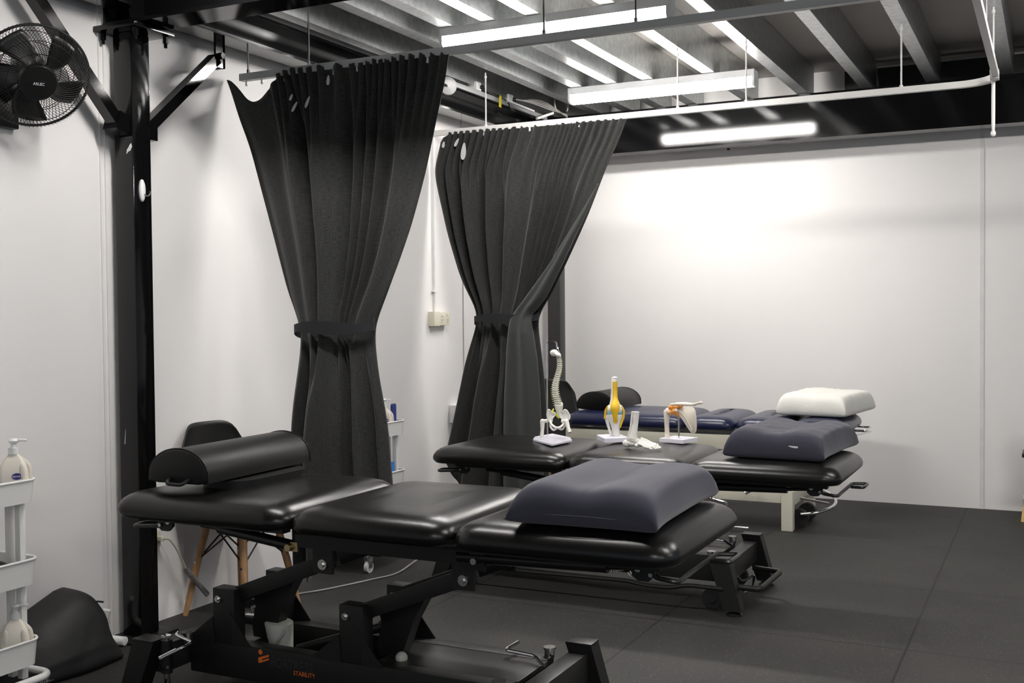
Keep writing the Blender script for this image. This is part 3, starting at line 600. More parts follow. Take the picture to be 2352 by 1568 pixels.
def pillow(name, label, cx, cy, hx, hy, z, h, mt, rz=0, dip=.3, seed=1, wr=.0, ears=.10):
    rnd = random.Random(seed); N, K = 44, 52; R = Matrix.Translation((cx, cy, z)) @ Matrix.Rotation(rz, 4, 'Z')
    ph = [rnd.uniform(0, 6) for _ in range(8)]
    def H(a): # contour across the pillow
        return 1-dip*math.exp(-((a+.02)/.36)**2)-.07*(a+1)/2*(a > 0)
    def pt(a, b, top):
        ea = (1-abs(a)**(8 if a < 0 and seed == 2 else 14))*(1-abs(b)**16); e = max(0, ea)**.5
        k = abs(a)**4*abs(b)**4
        x = hx*a*(1+ears*k-.035*(1-abs(a)**2)*0)*(1-.05*(1-e)*(0)); y = hy*b*(1+ears*.6*k)
        zs = .26*h
        wri = wr*(math.sin(9*b+ph[0]+4*a)+math.sin(17*b+ph[1]-7*a)+.7*math.sin(23*a+ph[2]))*e**.5
        if top: zz = zs*(1-.45*k)+(h-zs)*H(a)*e+wri+.003*math.sin(5*a+ph[3])*math.sin(4*b+ph[4])*e
        else: zz = zs*(1-.45*k)-zs*max(0, ea)**.30*(1-.45*k)
        return (x, y, zz)
    cs = lambda n: [math.sin(PI/2*(-1+2*i/n))*.5+(-1+2*i/n)*.5 for i in range(n+1)]
    A, B = cs(N), cs(K)
    m = MB(R); m.grid([[pt(a, b, True) for a in A] for b in B]); m.grid([[pt(a, b, False) for a in A] for b in B])
    t = thing(name, label, 'pillow', (cx, cy, z), 'contour pillows on the treatment tables')
    m.build('pillowcase', mt, t, smooth=180, weld=True)
    return t, R
t, R = pillow('pillow', 'slate blue contour pillow on the foot end of the front table', -1.142, 3.015, .200, .312, .7385, .122, 'pillow', rz=.03, dip=.20, seed=2)
MB(R).tube([(x, -.3135+.012*(abs(x)/.18)**4, .030+.006*math.cos(x*9)) for x in [-.18+.36*i/20 for i in range(21)]], .0013, 6).build('seam', 'pillow', t)
t, R = pillow('pillow', 'dark slate contour pillow with a small white tag on the middle table', -1.065, 5.06, .205, .315, .6735, .132, 'pillow2', rz=-.06, dip=.16, seed=5, wr=.0010)
MB(R).prism([(.06, -.308, .055), (.105, -.312, .058), (.108, -.314, .065), (.066, -.31, .066)], (0, -.0015, 0)).build('care_tag', 'plastic_white', t)['label'] = 'small white care tag'
pillow('pillow', 'white cotton pillow on the navy table', -1.275, 7.06, .21, .33, .6765, .140, 'white_cloth', rz=-.12, dip=.06, seed=9, wr=.0013, ears=.02)

# ------------------------------------------------------------------ anatomical models on the middle table
ZT = .6785
# spine
sp = thing('spine_model', 'hanging spine and pelvis model on a white plinth', 'anatomical model', (-2.24, 4.98, ZT), 'anatomical teaching models')
MB().loft([[(x, y, z) for x, y in q] for q, z in (([(-2.163, 4.815), (-2.143, 5.014), (-2.308, 5.151), (-2.339, 4.974)], ZT), ([(-2.163, 4.815), (-2.143, 5.014), (-2.308, 5.151), (-2.339, 4.974)], ZT+.008), ([(-2.168, 4.833), (-2.152, 5.009), (-2.303, 5.133), (-2.328, 4.976)], ZT+.022))]).build('plinth', 'base_white', sp, smooth=20)
bx, by = -2.270, 5.00
MB().tube(rpath([(bx, by, ZT+.02), (bx, by, 1.178), (bx+.055, by-.005, 1.176), (bx+.057, by-.005, 1.145)], .012), .0032, 8).build('stand_rod', 'chrome', sp)
def sx(q): # centreline of the spine, q 0 bottom 1 top
    z = .865+q*(1.112-.865); x = -2.201-.0045*math.sin(q*PI*1.9-.35)+.003*q; y = 4.965+.018*math.sin(q*PI*2.1+2.6); return Vector((x, y, z))
MB().tube(rpath([(bx+.057, by-.005, 1.15), (bx+.066, by-.008, 1.14), (bx+.070, by-.01, 1.155)], .004), .002, 6).tube(rpath([(-2.225, 4.985, 1.112), (-2.208, 4.99, 1.148), (-2.19, 4.985, 1.112)], .01), .0016, 6).build('hook', 'chrome', sp)
MB().ball((-2.218, 4.972, 1.121), (.021, .02, .017), 16, 8).ball((-2.196, 4.965, 1.113), (.019, .018, .012), 12, 6, Matrix.Rotation(.5, 3, 'Y')).build('skull_base', 'bone', sp)
nv = 24
for i in range(nv):
    q = i/(nv-1); c = sx(q); r = .0190*(1-q)+.0105*q; h = (.247/nv)*.34
    m = MB(); m.lathe((c.x, c.y, c.z-h*1.1), [(r*.96, 0), (r, h*.2), (r*.80, h*.8), (r*.80, h*1.4), (r, h*2.0), (r*.96, h*2.2)], seg=14, sx=1, sy=.8)
    m.tube([(c.x-r*1.15, c.y+r*.5, c.z+.001), (c.x-r*.6, c.y+r*.3, c.z), (c.x+r*.6, c.y+r*.3, c.z), (c.x+r*1.15, c.y+r*.5, c.z+.001)], [.0022, .003, .003, .0022], 7); m.tube([(c.x, c.y+r*.6, c.z), (c.x-.004, c.y+r*2.0, c.z-.007)], [.003, .002], 6)
    vb = m.build('vertebra', 'bone', sp, smooth=40)
    for e in (-1, 1): MB().tube([(c.x+e*r*.75, c.y-r*.2, c.z-h*1.45), (c.x+e*r*1.22, c.y-r*.35, c.z-h*1.65)], .0014, 5).build('nerve', 'nerve', vb)
MB().tube(crom([(-2.196, 4.975, .868), (-2.20, 4.985, .845), (-2.203, 4.998, .82), (-2.205, 4.998, .80)], 4), [.021, .021, .021, .0205, .019, .018, .016, .015, .014, .012, .010, .008, .006], 10).build('sacrum', 'bone', sp)
MB().tube([(-2.225, 4.96, .83), (-2.20, 4.955, .815), (-2.19, 4.965, .80)], .006, 6).tube([(-2.215, 4.955, .845), (-2.225, 4.94, .82)], .004, 6).build('nerve', 'nerve', sp)
pc = Vector((-2.190, 4.945, 0)); xd = Vector((.90, .44, 0)); fd = Vector((.40, -.92, 0))
def PV(a, f, z): return pc+xd*a+fd*f+Vector((0, 0, z))
def wing(poly, name):
    n = len(poly); ca = sum(p[0] for p in poly)/n; cz = sum(p[1] for p in poly)/n
    L = lambda k, f: [PV(ca+(a-ca)*k, f+.25*abs(a)+.10*(z-cz), cz+(z-cz)*k) for a, z in poly]
    m = MB(); m.loft([[PV(ca+(a-ca)*.5, -.010+.25*abs(a), cz+(z-cz)*.5) for a, z in poly], L(.93, -.004), L(1, 0), L(.93, .004), [PV(ca+(a-ca)*.5, -.003+.25*abs(a), cz+(z-cz)*.5) for a, z in poly]])
    return m
def sm2(P): return [(p.x, p.y) for p in crom([(a, z, 0) for a, z in P], 4, True)]
for poly in (sm2([(.008, .838), (.022, .834), (.032, .845), (.046, .842), (.060, .822), (.064, .806), (.058, .792), (.044, .794), (.036, .780), (.024, .776), (.018, .795), (.008, .81)]), sm2([(-.008, .832), (-.020, .822), (-.034, .842), (-.046, .846), (-.054, .830), (-.054, .808), (-.046, .786), (-.036, .774), (-.026, .780), (-.022, .80), (-.010, .815)])):
    wing(poly, 'hip').build('hip_bone', 'bone', sp, smooth=70)
MB().tube(crom([PV(-.040, .008, .790), PV(-.030, .024, .772), PV(-.014, .036, .760), PV(0, .040, .757), PV(.014, .036, .760), PV(.028, .024, .772), PV(.038, .008, .788)], 5), .0058, 8).tube(crom([PV(-.036, .008, .778), PV(-.034, .010, .756), PV(-.02, .02, .744), PV(-.006, .034, .752)], 5), .005, 8).tube(crom([PV(.036, .008, .778), PV(.032, .010, .756), PV(.02, .02, .746), PV(.006, .034, .752)], 5), .005, 8).build('pubic_arch', 'bone', sp, smooth=60)
MB().tube([(-2.248, 4.95, .785), (-2.272, 4.945, .782)], .009, 8).ball((-2.272, 4.945, .782), .012, 10, 7).tube([(-2.272, 4.945, .785), (-2.272, 4.942, .74), (-2.276, 4.94, .700)], [.013, .009, .010], 10).build('femur', 'bone', sp)
MB().tube([(-2.165, 4.945, .785), (-2.142, 4.935, .788)], .009, 8).ball((-2.138, 4.932, .786), .013, 10, 7).tube([(-2.138, 4.932, .788), (-2.124, 4.925, .755), (-2.114, 4.92, .735)], [.013, .009, .010], 10).build('femur', 'bone', sp)

# knee
kn = thing('knee_joint_model', 'yellow banded knee joint model on a white plinth', 'anatomical model', (-1.98, 5.14, ZT), 'anatomical teaching models')
a0, b0, c0, d0 = Vector((-2.07, 5.16, 0)), Vector((-1.977, 5.03, 0)), Vector((-1.88, 5.115, 0)), Vector((-1.985, 5.25, 0))
MB().loft([[q+Vector((0, 0, z)) for q in (a0, b0, c0, d0)] for z in (ZT, ZT+.020)]+[[q*.96+Vector((-1.978, 5.139, 0))*.04+Vector((0, 0, ZT+.023)) for q in (a0, b0, c0, d0)]]).build('plinth', 'base_white', kn, smooth=20)
kx, ky = -1.962, 5.135; xd = Vector((.90, .44, 0)); fd = Vector((.36, -.93, 0))   # across / towards viewer
def K(a, f, z): return Vector((kx, ky, 0))+xd*a+fd*f+Vector((0, 0, z))
MB().tube([K(0, 0, .99), K(-.002, 0, .985), K(-.003, 0, .93), K(-.003, 0, .885), K(0, 0, .86), K(0, 0, .84)], [.013, .0145, .0150, .018, .027, .030], 16).ball(K(-.022, .0, .835), (.022, .024, .024)).ball(K(.022, .0, .835), (.022, .024, .024)).build('femur', 'bone', kn)
MB().ball(K(0, 0, .993), (.0145, .0145, .006)).build('bone_end', 'plastic_white', kn)
MB().tube([K(0, 0, .812), K(0, 0, .80), K(.002, 0, .775), K(.004, 0, .74), K(.006, 0, ZT+.02)], [.040, .041, .030, .0205, .0165], 16).build('tibia', 'bone', kn)
MB().tube([K(-.040, -.002, .795), K(-.036, 0, .765), K(-.026, 0, .73), K(-.016, 0, ZT+.02)], [.0125, .008, .0065, .007], 10).ball(K(-.040, -.002, .795), .014).build('fibula', 'bone', kn)
MB().ball(K(-.02, .004, .8165), (.022, .024, .0055)).ball(K(.022, .004, .8165), (.022, .024, .0055)).build('meniscus', 'blue', kn)
def ribbon(P, wds, th=.006): # strap lying on the front of the joint
    m = MB(); rings = []
    for p, w in zip(P, wds): rings.append([p-xd*w, p-xd*w*.6+fd*th, p+xd*w*.6+fd*th, p+xd*w, p+xd*w*.5-fd*th*.3, p-xd*w*.5-fd*th*.3])
    return m.loft(rings)
ribbon([K(.002, .012, .975), K(.002, .013, .94), K(.002, .014, .90), K(.003, .022, .88), K(.002, .034, .868), K(.001, .040, .855), K(.001, .042, .84), K(.001, .040, .82), K(.002, .036, .80), K(.003, .030, .778), K(.003, .022, .768)], [.0115, .012, .0125, .015, .021, .023, .022, .016, .013, .012, .009], .008).build('patellar_tendon', 'yellow', kn, smooth=70)
ribbon([K(-.036, .012, .852), K(-.044, .012, .835), K(-.047, .010, .815), K(-.050, .010, .79)], [.003, .006, .006, .005]).build('ligament', 'yellow', kn, smooth=70)
ribbon([K(.034, .012, .852), K(.045, .012, .83), K(.044, .012, .80), K(.034, .014, .77), K(.026, .014, .745)], [.003, .005, .006, .006, .003]).build('ligament', 'yellow', kn, smooth=70)
MB().ball(K(.003, .032, .778), (.0035, .0035, .0035), 8, 6).build('screw', 'bolt', kn)

# foot
ft = thing('foot_skeleton_model', 'foot and ankle skeleton model standing on bare vinyl', 'anatomical model', (-1.73, 4.88, ZT), 'anatomical teaching models')
X = lambda x, y, z: Vector((x, y, ZT+z))
MB().tube([X(-1.757, 4.885, .172), X(-1.762, 4.885, .12), X(-1.772, 4.885, .07), X(-1.776, 4.885, .045)], [.0135, .0125, .016, .021], 14).build('tibia', 'bone2', ft)
MB().tube([X(-1.778, 4.89, .172), X(-1.787, 4.89, .10), X(-1.797, 4.89, .05), X(-1.80, 4.89, .035)], [.006, .006, .009, .011], 10).build('fibula', 'bone2', ft)
MB().ball(X(-1.775, 4.885, .040), (.024, .018, .016)).ball(X(-1.755, 4.885, .034), (.018, .016, .014)).build('talus', 'bone2', ft)
MB().ball(X(-1.808, 4.893, .020), (.023, .018, .019)).ball(X(-1.783, 4.887, .022), (.026, .016, .015)).build('heel_bone', 'bone2', ft)
for dx_, dy_, dz_ in ((.0, .0, .028), (.012, -.014, .020), (.014, .012, .024), (-.004, -.016, .016), (.02, .0, .022)):
    MB().ball(X(-1.745+dx_, 4.880+dy_, dz_), (.012, .011, .010), 10, 7).build('tarsal_bone', 'bone2', ft)
for i in range(5):
    s = i/4; y0 = 4.862+.034*s; y1 = 4.835+.060*s; xe = -1.640-.018*abs(s-.75)-(.012 if i == 0 else 0); xs_ = -1.740
    z0, zm = .024+.018*s, .012+.010*s; mid = xs_+(xe-xs_)*.55
    r = .0062 if i < 4 else .0080
    MB().tube([X(xs_, y0, z0), X((xs_+mid)/2, (y0+y1)/2, z0*.85+.002), X(mid, y1*.7+y0*.3, zm)], [r*1.3, r*.8, r*1.2], 8).build('metatarsal', 'bone2', ft)
    MB().tube([X(mid+.003, y1*.72+y0*.28, zm), X(mid+.5*(xe-mid), y1*.9+y0*.1, zm-.001)], [r*1.1, r*.8], 8).tube([X(mid+.55*(xe-mid), y1*.92+y0*.08, zm), X(xe-.008, y1, .008)], [r*.95, r*.75], 8).ball(X(xe-.003, y1, .0065), (r*1.1, r*.9, r*.8), 8, 6).build('toe_bone', 'bone2', ft)

# shoulder
sh = thing('shoulder_joint_model', 'shoulder joint model with orange ligaments on a white plinth', 'anatomical model', (-1.675, 5.22, ZT), 'anatomical teaching models')
q4 = [(-1.742, 5.172), (-1.612, 5.135), (-1.575, 5.27), (-1.705, 5.305)]
MB().loft([[(x, y, z) for x, y in q4] for z in (ZT, ZT+.018)]).build('plinth', 'base_white', sh, smooth=20)
MB().cyl((-1.656, 5.215, ZT+.018), (-1.656, 5.215, .82), .0042, seg=12).build('stand_rod', 'chrome', sh)
MB().tube([(-1.712, 5.20, ZT+.018), (-1.712, 5.20, .74), (-1.714, 5.20, .79), (-1.71, 5.20, .825), (-1.704, 5.20, .838)], [.0125, .0115, .0125, .019, .012], 14).ball((-1.703, 5.20, .826), (.021, .02, .021)).build('humerus', 'bone3', sh)
P0 = [(p.x, p.y) for p in crom([(a, b, 0) for a, b in [(-1.655, .846), (-1.62, .852), (-1.585, .853), (-1.568, .835), (-1.562, .79), (-1.562, .745), (-1.572, .722), (-1.588, .727), (-1.605, .75), (-1.63, .79), (-1.648, .815)]], 3, True)]
def scap(off, infl): return [(x, 5.19+off+.012*math.sin((x+1.65)*18)+infl, z) for x, z in P0]
MB().loft([[(x*.98-1.605*.02, y, z*.98+.79*.02) for x, y, z in scap(-.005, 0)], scap(-.003, 0), scap(.003, 0)]).tube(crom([(-1.65, 5.185, .835), (-1.61, 5.18, .80), (-1.58, 5.185, .74)], 4), .003, 6).build('scapula', 'bone3', sh, smooth=60)
MB().tube(crom([(-1.69, 5.19, .862), (-1.64, 5.17, .868), (-1.58, 5.185, .866), (-1.535, 5.175, .878)], 5), .0062, 8).ball((-1.532, 5.174, .877), (.012, .008, .008), 10, 6).tube(crom([(-1.67, 5.215, .866), (-1.62, 5.22, .868), (-1.57, 5.215, .862)], 4), .006, 8).build('clavicle', 'bone3', sh)
lg = MB()
for p, r in (((-1.684, 5.192, .848), (.020, .016, .014)), ((-1.665, 5.186, .830), (.018, .016, .020)), ((-1.655, 5.182, .853), (.022, .015, .011)), ((-1.69, 5.186, .825), (.014, .016, .014)), ((-1.638, 5.178, .858), (.016, .012, .009)), ((-1.652, 5.195, .812), (.012, .014, .012))): lg.ball(p, r, 12, 8)
lg.build('ligament', 'orange', sh)
MB().ball((-1.655, 5.168, .836), (.009, .007, .010), 10, 6).ball((-1.693, 5.172, .828), (.006, .005, .010), 10, 6).build('bone_process', 'bone3', sh)

# ------------------------------------------------------------------ shell chairs
def chair(label, loc, rz, group):
    t = thing('shell_chair', label, 'chair', loc, group); R = Matrix.Translation(loc) @ Matrix.Rotation(rz, 4, 'Z'); n = 18
    # seat faces +X in local space
    seat = []; 
    for j in range(n+1):
        v = -1+2*j/n; row = []
        for i in range(n+1):
            u = i/n; x = -.19+.42*u; hw = .235-.02*abs(u-.5)*2-.05*max(0, u-.85)/.15
            y = v*hw; z = .445+.045*abs(v)**3+.02*(1-u)**3*1.5-.018*math.sin(PI*u)*(1-v*v)-.03*max(0, u-.8)/.2
            row.append((x, y, z))
        seat.append(row)
    o = MB(R).grid(seat).build('seat', 'shell', t, smooth=180); sm = o.modifiers.new('t', 'SOLIDIFY'); sm.thickness = .007
    back = []
    for j in range(n+1):
        v = -1+2*j/n; row = []
        for i in range(n+1):
            u = i/n; zt = .375*(1-.12*abs(v)**6); hw = .225-.035*u-.03*max(0, u-.8)/.2
            x = -.165-.055*u-.012*math.sin(PI*u)+.085*(abs(v)**2.2)*(1-.45*u); row.append((x, v*hw, .465+zt*u+.03*(1-u)*abs(v)**3))
        back.append(row)
    o = MB(R).grid(back).build('backrest', 'shell', t, smooth=180); sm = o.modifiers.new('t', 'SOLIDIFY'); sm.thickness = .007
    for sx_, sy in ((-1, -1), (-1, 1), (1, -1), (1, 1)):
        l = MB(R).tube([(sx_*.10, sy*.10, .425), (sx_*.138, sy*.138, .22), (sx_*.175, sy*.175, 0)], [.0165, .0165, .0115], 14).build('leg', 'wood', t)
        MB(R).cyl((sx_*.135, sy*.135, .235), (sx_*.135+.002, sy*.135-.019, .235), .006, seg=10).build('screw', 'bolt', l)
    m = MB(R)
    for a, b in (((-1, -1), (1, -1)), ((1, -1), (1, 1)), ((1, 1), (-1, 1)), ((-1, 1), (-1, -1))):
        p = lambda s, k: Vector((s[0]*(.10+.035*k), s[1]*(.10+.035*k), .425-.19*k))
        m.tube([p(a, 0), p(b, .95)], .004, 6); m.tube([p(b, 0), p(a, .95)], .004, 6)
    for a in ((-1, -1), (1, 1)): m.tube([(a[0]*.1, a[1]*.1, .42), (-a[0]*.1, -a[1]*.1, .42)], .006, 6)
    m.build('wire_brace', 'black_plastic', t)
    return t
GC = 'black shell chairs on wooden legs'
chair('black shell chair with beech legs behind the front table', (-3.245, 3.84, 0), -.05, GC)
chair('black shell chair back showing behind the navy table bolster', (-3.15, 7.14, 0), -.75, GC)

# ------------------------------------------------------------------ trolleys
def trolley(label, x0, x1, y0, y1, dz, group):
    cx, cy = (x0+x1)/2, (y0+y1)/2; hx, hy = (x1-x0)/2, (y1-y0)/2
    t = thing('utility_trolley', label, 'trolley', (cx, cy, 0), group)
    for zt, h in ((.78+dz, .075), (.515+dz, .085), (.245+dz, .085)):
        m = MB(); outer = [rrect(cx, cy, hx-.006+q*.006, hy-.006+q*.006, .045, zt-h+h*q) for q in (0, .5, 1)]; inner = [rrect(cx, cy, hx-.008+q*.006, hy-.008+q*.006, .044, zt-h+.003+(h-.003)*q) for q in (1, .5, 0)]
        m.loft(outer+inner, True, True)
        tr = m.build('tray', 'white_steel', t, smooth=50)
        MB().tube(rrect(cx, cy, hx, hy, .046, zt), .0045, 8, closed=True).build('rim', 'white_steel', tr, weld=True)
    for sy in (-1, 1):
        for sx_ in (-1, 1):
            MB().span((cx+.06+sx_*.024-.013, cy+sy*(hy-.018)-.012, .10), (cx+.06+sx_*.024+.013, cy+sy*(hy-.018)+.012, .76+dz), bev=.004).build('upright', 'white_steel', t)
    MB().tube(rrect(cx, cy, hx+.01, hy+.03, .05, .115), .0125, 10, closed=True).build('base_tube', 'white_steel', t, weld=True)
    for sy in (-1, 1):
        for sx_ in (-1, 1):
            px, py = cx+sx_*(hx-.01), cy+sy*(hy+.02)
            k = MB().cyl((px, py, .06), (px, py, .11), .009, seg=10).span((px-.014, py-.018, .025), (px-.011, py+.018, .09)).span((px+.011, py-.018, .025), (px+.014, py+.018, .09)).span((px-.014, py-.018, .08), (px+.014, py+.018, .085)).cyl((px-.02, py, .03), (px+.02, py, .03), .007, seg=8).build('castor_fork', 'chrome', t)
            MB().cyl((px-.010, py, .03), (px+.010, py, .03), .03, seg=20).build('castor_wheel', 'plastic_white' if sx_ > 0 else 'rubber', k)
    return t
GR = 'white three tier trolleys'
trolley('white three tier trolley at the lower left edge holding lotion bottles', -3.37, -3.045, 2.17, 2.59, 0, GR)
trolley('white three tier trolley by the wall half hidden behind the front curtain', -3.42, -3.125, 4.70, 5.05, -.03, GR)

def bottle(label, x, y, z, h, rz, clear=False, lab=True):
    t = thing('pump_bottle', label, 'bottle', (x, y, z), 'cream pump bottles'); R = Matrix.Translation((x, y, z)) @ Matrix.Rotation(rz, 4, 'Z'); k = h/.20
    W_, D_ = .044*k, .030*k; bh = .145*k
    rings = []
    for q, s in ((0, .90), (.02, .97), (.06, 1), (.45, 1), (.62, .97), (.78, .84), (.90, .62), (.97, .42), (1, .36)):
        rings.append(rrect(0, 0, W_*s, D_*max(s, .42), min(W_, D_)*.55*max(s, .5)*.9, bh*q))
    MB(R).loft(rings).build('body', 'bottle', t, smooth=60)
    for sgn in (1,) if lab else (1, -1):
        MB(R).tube(crom([(sgn*W_*.62, -.002, bh*.86), (sgn*W_*.98, 0, bh*.72), (sgn*W_*1.06, 0, bh*.52), (sgn*W_*.99, 0, bh*.36)], 5), .008*k, 8).build('handle', 'bottle', t)
        MB(R).ball((sgn*W_*.60, -D_*.86, bh*.58), (W_*.22, D_*.18, bh*.22), 12, 8).build('recess_shade', M['bottle_shade'], t)
    pm = 'pump_clear' if clear else 'plastic_white'
    p = MB(R).cyl((0, 0, bh), (0, 0, bh+.020*k), .017*k, seg=18).cyl((0, 0, bh+.020*k), (0, 0, bh+.034*k), .009*k, seg=12).lathe((0, 0, bh+.034*k), [(.013*k, 0), (.016*k, .008*k), (.012*k, .014*k)], seg=14)
    p.bar((0, 0, bh+.044*k), (.040*k, 0, bh+.041*k), .013*k, .008*k, bev=.002).build('pump', pm, t, smooth=40)
    if lab:
        o = MB(R).prism([(.012*k+.0155*k*math.cos(2*PI*i/24), -D_-.0008, .076*k+.0105*k*math.sin(2*PI*i/24)) for i in range(24)], (0, .002, 0)).build('brand_label', 'purple', t, smooth=0)
        text('lettering', 'REDWIN', .0095*k, 'print_white', o, Matrix.Translation((x, y, z)) @ Matrix.Rotation(rz, 4, 'Z') @ Matrix.Translation((.012*k, -D_-.0012, .0725*k)) @ Matrix.Rotation(PI/2, 4, 'X'), .72, .0002, 'CENTER')
    return t
M['bottle_shade'] = mat('bottle recess shade', (.66, .61, .54), .4)  # darker bottle colour painting the shade inside a finger recess
bottle('cream pump bottle with a purple label on the top tray of the left trolley', -3.118, 2.548, .712, .21, .75)
bottle('cream pump bottle with a clear pump on the bottom tray of the left trolley', -3.105, 2.53, .166, .205, .75, clear=True, lab=False)
bottle('cream pump bottle on the half hidden trolley behind the front curtain', -3.20, 4.94, .682, .195, .55)
t = thing('spray_can', 'white and lilac spray can at the left picture edge', 'can', (-3.135, 2.455, .712))
MB().lathe((-3.135, 2.455, .712), [(.024, 0), (.025, .003), (.025, .105), (.024, .11)], seg=22).build('body', 'aerosol', t)
MB().lathe((-3.135, 2.455, .822), [(.0245, 0), (.0245, .035), (.02, .04)], seg=22).build('cap', 'plastic_white', t)
m = MB()
m.lathe((-3.135, 2.455, .742), [(.0254, 0), (.0254, .012)], seg=22); m.lathe((-3.135, 2.455, .765), [(.0254, 0), (.0254, .022)], seg=22)
m.build('printed_band', M['purple'] if False else mat('lavender print', (.34, .36, .62), .4), t)
o = MB().tube(crom([(-3.28, 2.42, .472), (-3.2, 2.47, .478), (-3.13, 2.50, .478), (-3.09, 2.52, .472)], 5), [.02, .026, .03, .033, .036, .036, .034, .034, .036, .034, .032, .028, .024, .02, .016, .012], 10).build('rolled_strap', 'bag', smooth=60); tag(o, 'black rolled strap in the middle tray of the left trolley', 'strap')
tag(MB().span((-3.30, 2.33, .166), (-3.115, 2.415, .205), bev=.01).build('wipes_packet', 'green'), 'green packet in the bottom tray of the left trolley', 'packet')
t = thing('box_file', 'deep blue open box file standing on the half hidden trolley', 'box', (-3.16, 4.985, .68))
MB().loft([[(-3.165, 4.995, .69), (-3.15, 4.945, .69), (-3.148, 4.945, .69), (-3.16, 4.998, .69)]] and [[(x+o_, y, z) for x, y, z in ((-3.16, 4.975, .69), (-3.16, 5.01, .69), (-3.16, 5.01, .832), (-3.16, 5.003, .84), (-3.16, 4.985, .84), (-3.16, 4.978, .832))] for o_ in (-.022, -.006)]).build('upright_flap', 'bluebox', t, smooth=30)
MB().span((-3.30, 4.93, .69), (-3.186, 5.01, .775), bev=.003).build('tray', 'bluebox', t)
tag(MB().span((-3.235, 4.94, .41), (-3.165, 4.985, .53), bev=.004).build('tissue_box', 'skyblue'), 'bright blue box on the middle tray of the half hidden trolley', 'box')

# ------------------------------------------------------------------ wall fan
fc = Vector((-3.287, 2.806, 2.186)); tocam = (Vector((0, 0, CAM_H))-fc).normalized(); side = Vector((0, 0, 1)).cross(tocam).normalized(); upv = tocam.cross(side)
nrm = (tocam+side*.22-upv*.40).normalized(); su = (side-nrm*side.dot(nrm)).normalized(); sv = nrm.cross(su)
FX = Matrix(((su.x, sv.x, nrm.x, fc.x), (su.y, sv.y, nrm.y, fc.y), (su.z, sv.z, nrm.z, fc.z), (0, 0, 0, 1)))
fan = thing('wall_fan', 'black oscillating fan high on the left wall', 'fan', (XL, 2.815, 2.1))
RO = .190
MB(FX).tube(arc((0, 0, 0), (1, 0, 0), (0, 1, 0), RO, 0, 2*PI, 72)[:-1], .0052, 8, closed=True).build('grille_ring', 'black_plastic', fan, weld=True)
for zz, nm, n in ((1, 'front_grille', 84), (-1, 'rear_grille', 84)):
    m = MB(FX)
    for i in range(n):
        a = 2*PI*i/n; tw = .5*zz; P = []
        for k in range(9):
            s = k/8; r = .055+(RO-.055)*s; an = a+tw*(s-.5); z = zz*(.062*math.sqrt(max(0, 1-(s*.98)**4))+.002) if zz > 0 else -(.058*math.sqrt(max(0, 1-(s*.98)**3))+.002)
            P.append((r*math.cos(an), r*math.sin(an), z))
        m.tube(P, .0010, 4, caps=False)
    for r, z in ((.105, .060), (.15, .050)): m.tube(arc((0, 0, zz*z), (1, 0, 0), (0, 1, 0), r, 0, 2*PI, 48)[:-1], .0014, 5, closed=True)
    m.build(nm, 'wire', fan, smooth=60)
MB(FX).lathe((0, 0, .052), [(.068, 0), (.068, .008), (.063, .016), (.0, .018)], seg=36).build('hub_badge', 'black_plastic', fan)
for i in range(5):
    a0_ = 2*PI*i/5+.5; P = []
    for j in range(9):
        s = j/8; r = .035+.135*s; row = []
        for k in range(7):
            q = -1+2*k/6; an = a0_+q*(.33+.10*math.sin(PI*s))+.35*s; row.append((r*math.cos(an), r*math.sin(an), -.004+.022*q*(1-.3*s)))
        P.append(row)
    o = MB(FX).grid(P).build('blade', 'black_plastic', fan, smooth=180); sm = o.modifiers.new('t', 'SOLIDIFY'); sm.thickness = .003
MB(FX).lathe((0, 0, -.02), [(.036, 0), (.04, .015), (.03, .035), (.01, .04)], seg=24).build('spinner', 'black_plastic', fan)
MB(FX).lathe((0, 0, -.16), [(.03, 0), (.052, .02), (.058, .07), (.058, .11), (.04, .125)], seg=24).build('motor_housing', 'black_plastic', fan)
bk = FX @ Vector((0, 0, -.13))
MB().tube([bk, (bk.x-.02, bk.y-.0, bk.z-.10), (XL+.03, bk.y-.05, bk.z-.13)], .022, 12).span((XL, bk.y-.11, bk.z-.24), (XL+.03, bk.y+.01, bk.z-.04), bev=.006).build('wall_bracket', 'black_plastic', fan)
MB().tube(crom([(XL+.008, 2.66, 2.30), (XL+.01, 2.75, 2.345), (XL+.01, 2.80, 2.40), (XL+.01, 2.79, 2.47), (XL+.01, 2.74, 2.53)], 6), .004, 6).build('power_cord', 'black_plastic', fan)
text('lettering', 'ARLEC', .0145, 'print_white', fan, FX @ Matrix.Translation((0, -.006, .0705)) @ Matrix.Rotation(-.10, 4, 'Z'), .9, .0003, 'CENTER')

# ------------------------------------------------------------------ bag, hook, outlets, conduits
bag = thing('equipment_bag', 'black nylon bag leaning on the left wall beside the post', 'bag', (-3.33, 2.98, 0))
secs = []
for y, h, xo in ((2.64, .04, -3.36), (2.66, .11, -3.32), (2.74, .165, -3.25), (2.84, .215, -3.22), (2.94, .25, -3.205), (3.01, .272, -3.205), (3.05, .276, -3.21), (3.085, .262, -3.213), (3.12, .215, -3.218), (3.155, .14, -3.225), (3.175, .05, -3.24)):
    x0 = XL+.004; y = 2.64+(y-2.64)*.90; pts = crom([(x0, y, 0), (xo-.01, y, 0), (xo+.004, y, .05*h/.2), (xo-.01, y, .42*h), (xo-.05, y, .74*h), (xo-.10, y, .94*h), (x0+.07, y, h), (x0+.01, y, .95*h), (x0, y, .6*h)], 4, True)
    secs.append([Vector((max(p.x, x0), p.y+.012*math.sin(p.z*30+p.x*9)*(1 if .01 < p.z else 0), max(0, p.z))) for p in pts])
MB().loft(secs).build('body', 'bag', bag, smooth=70)
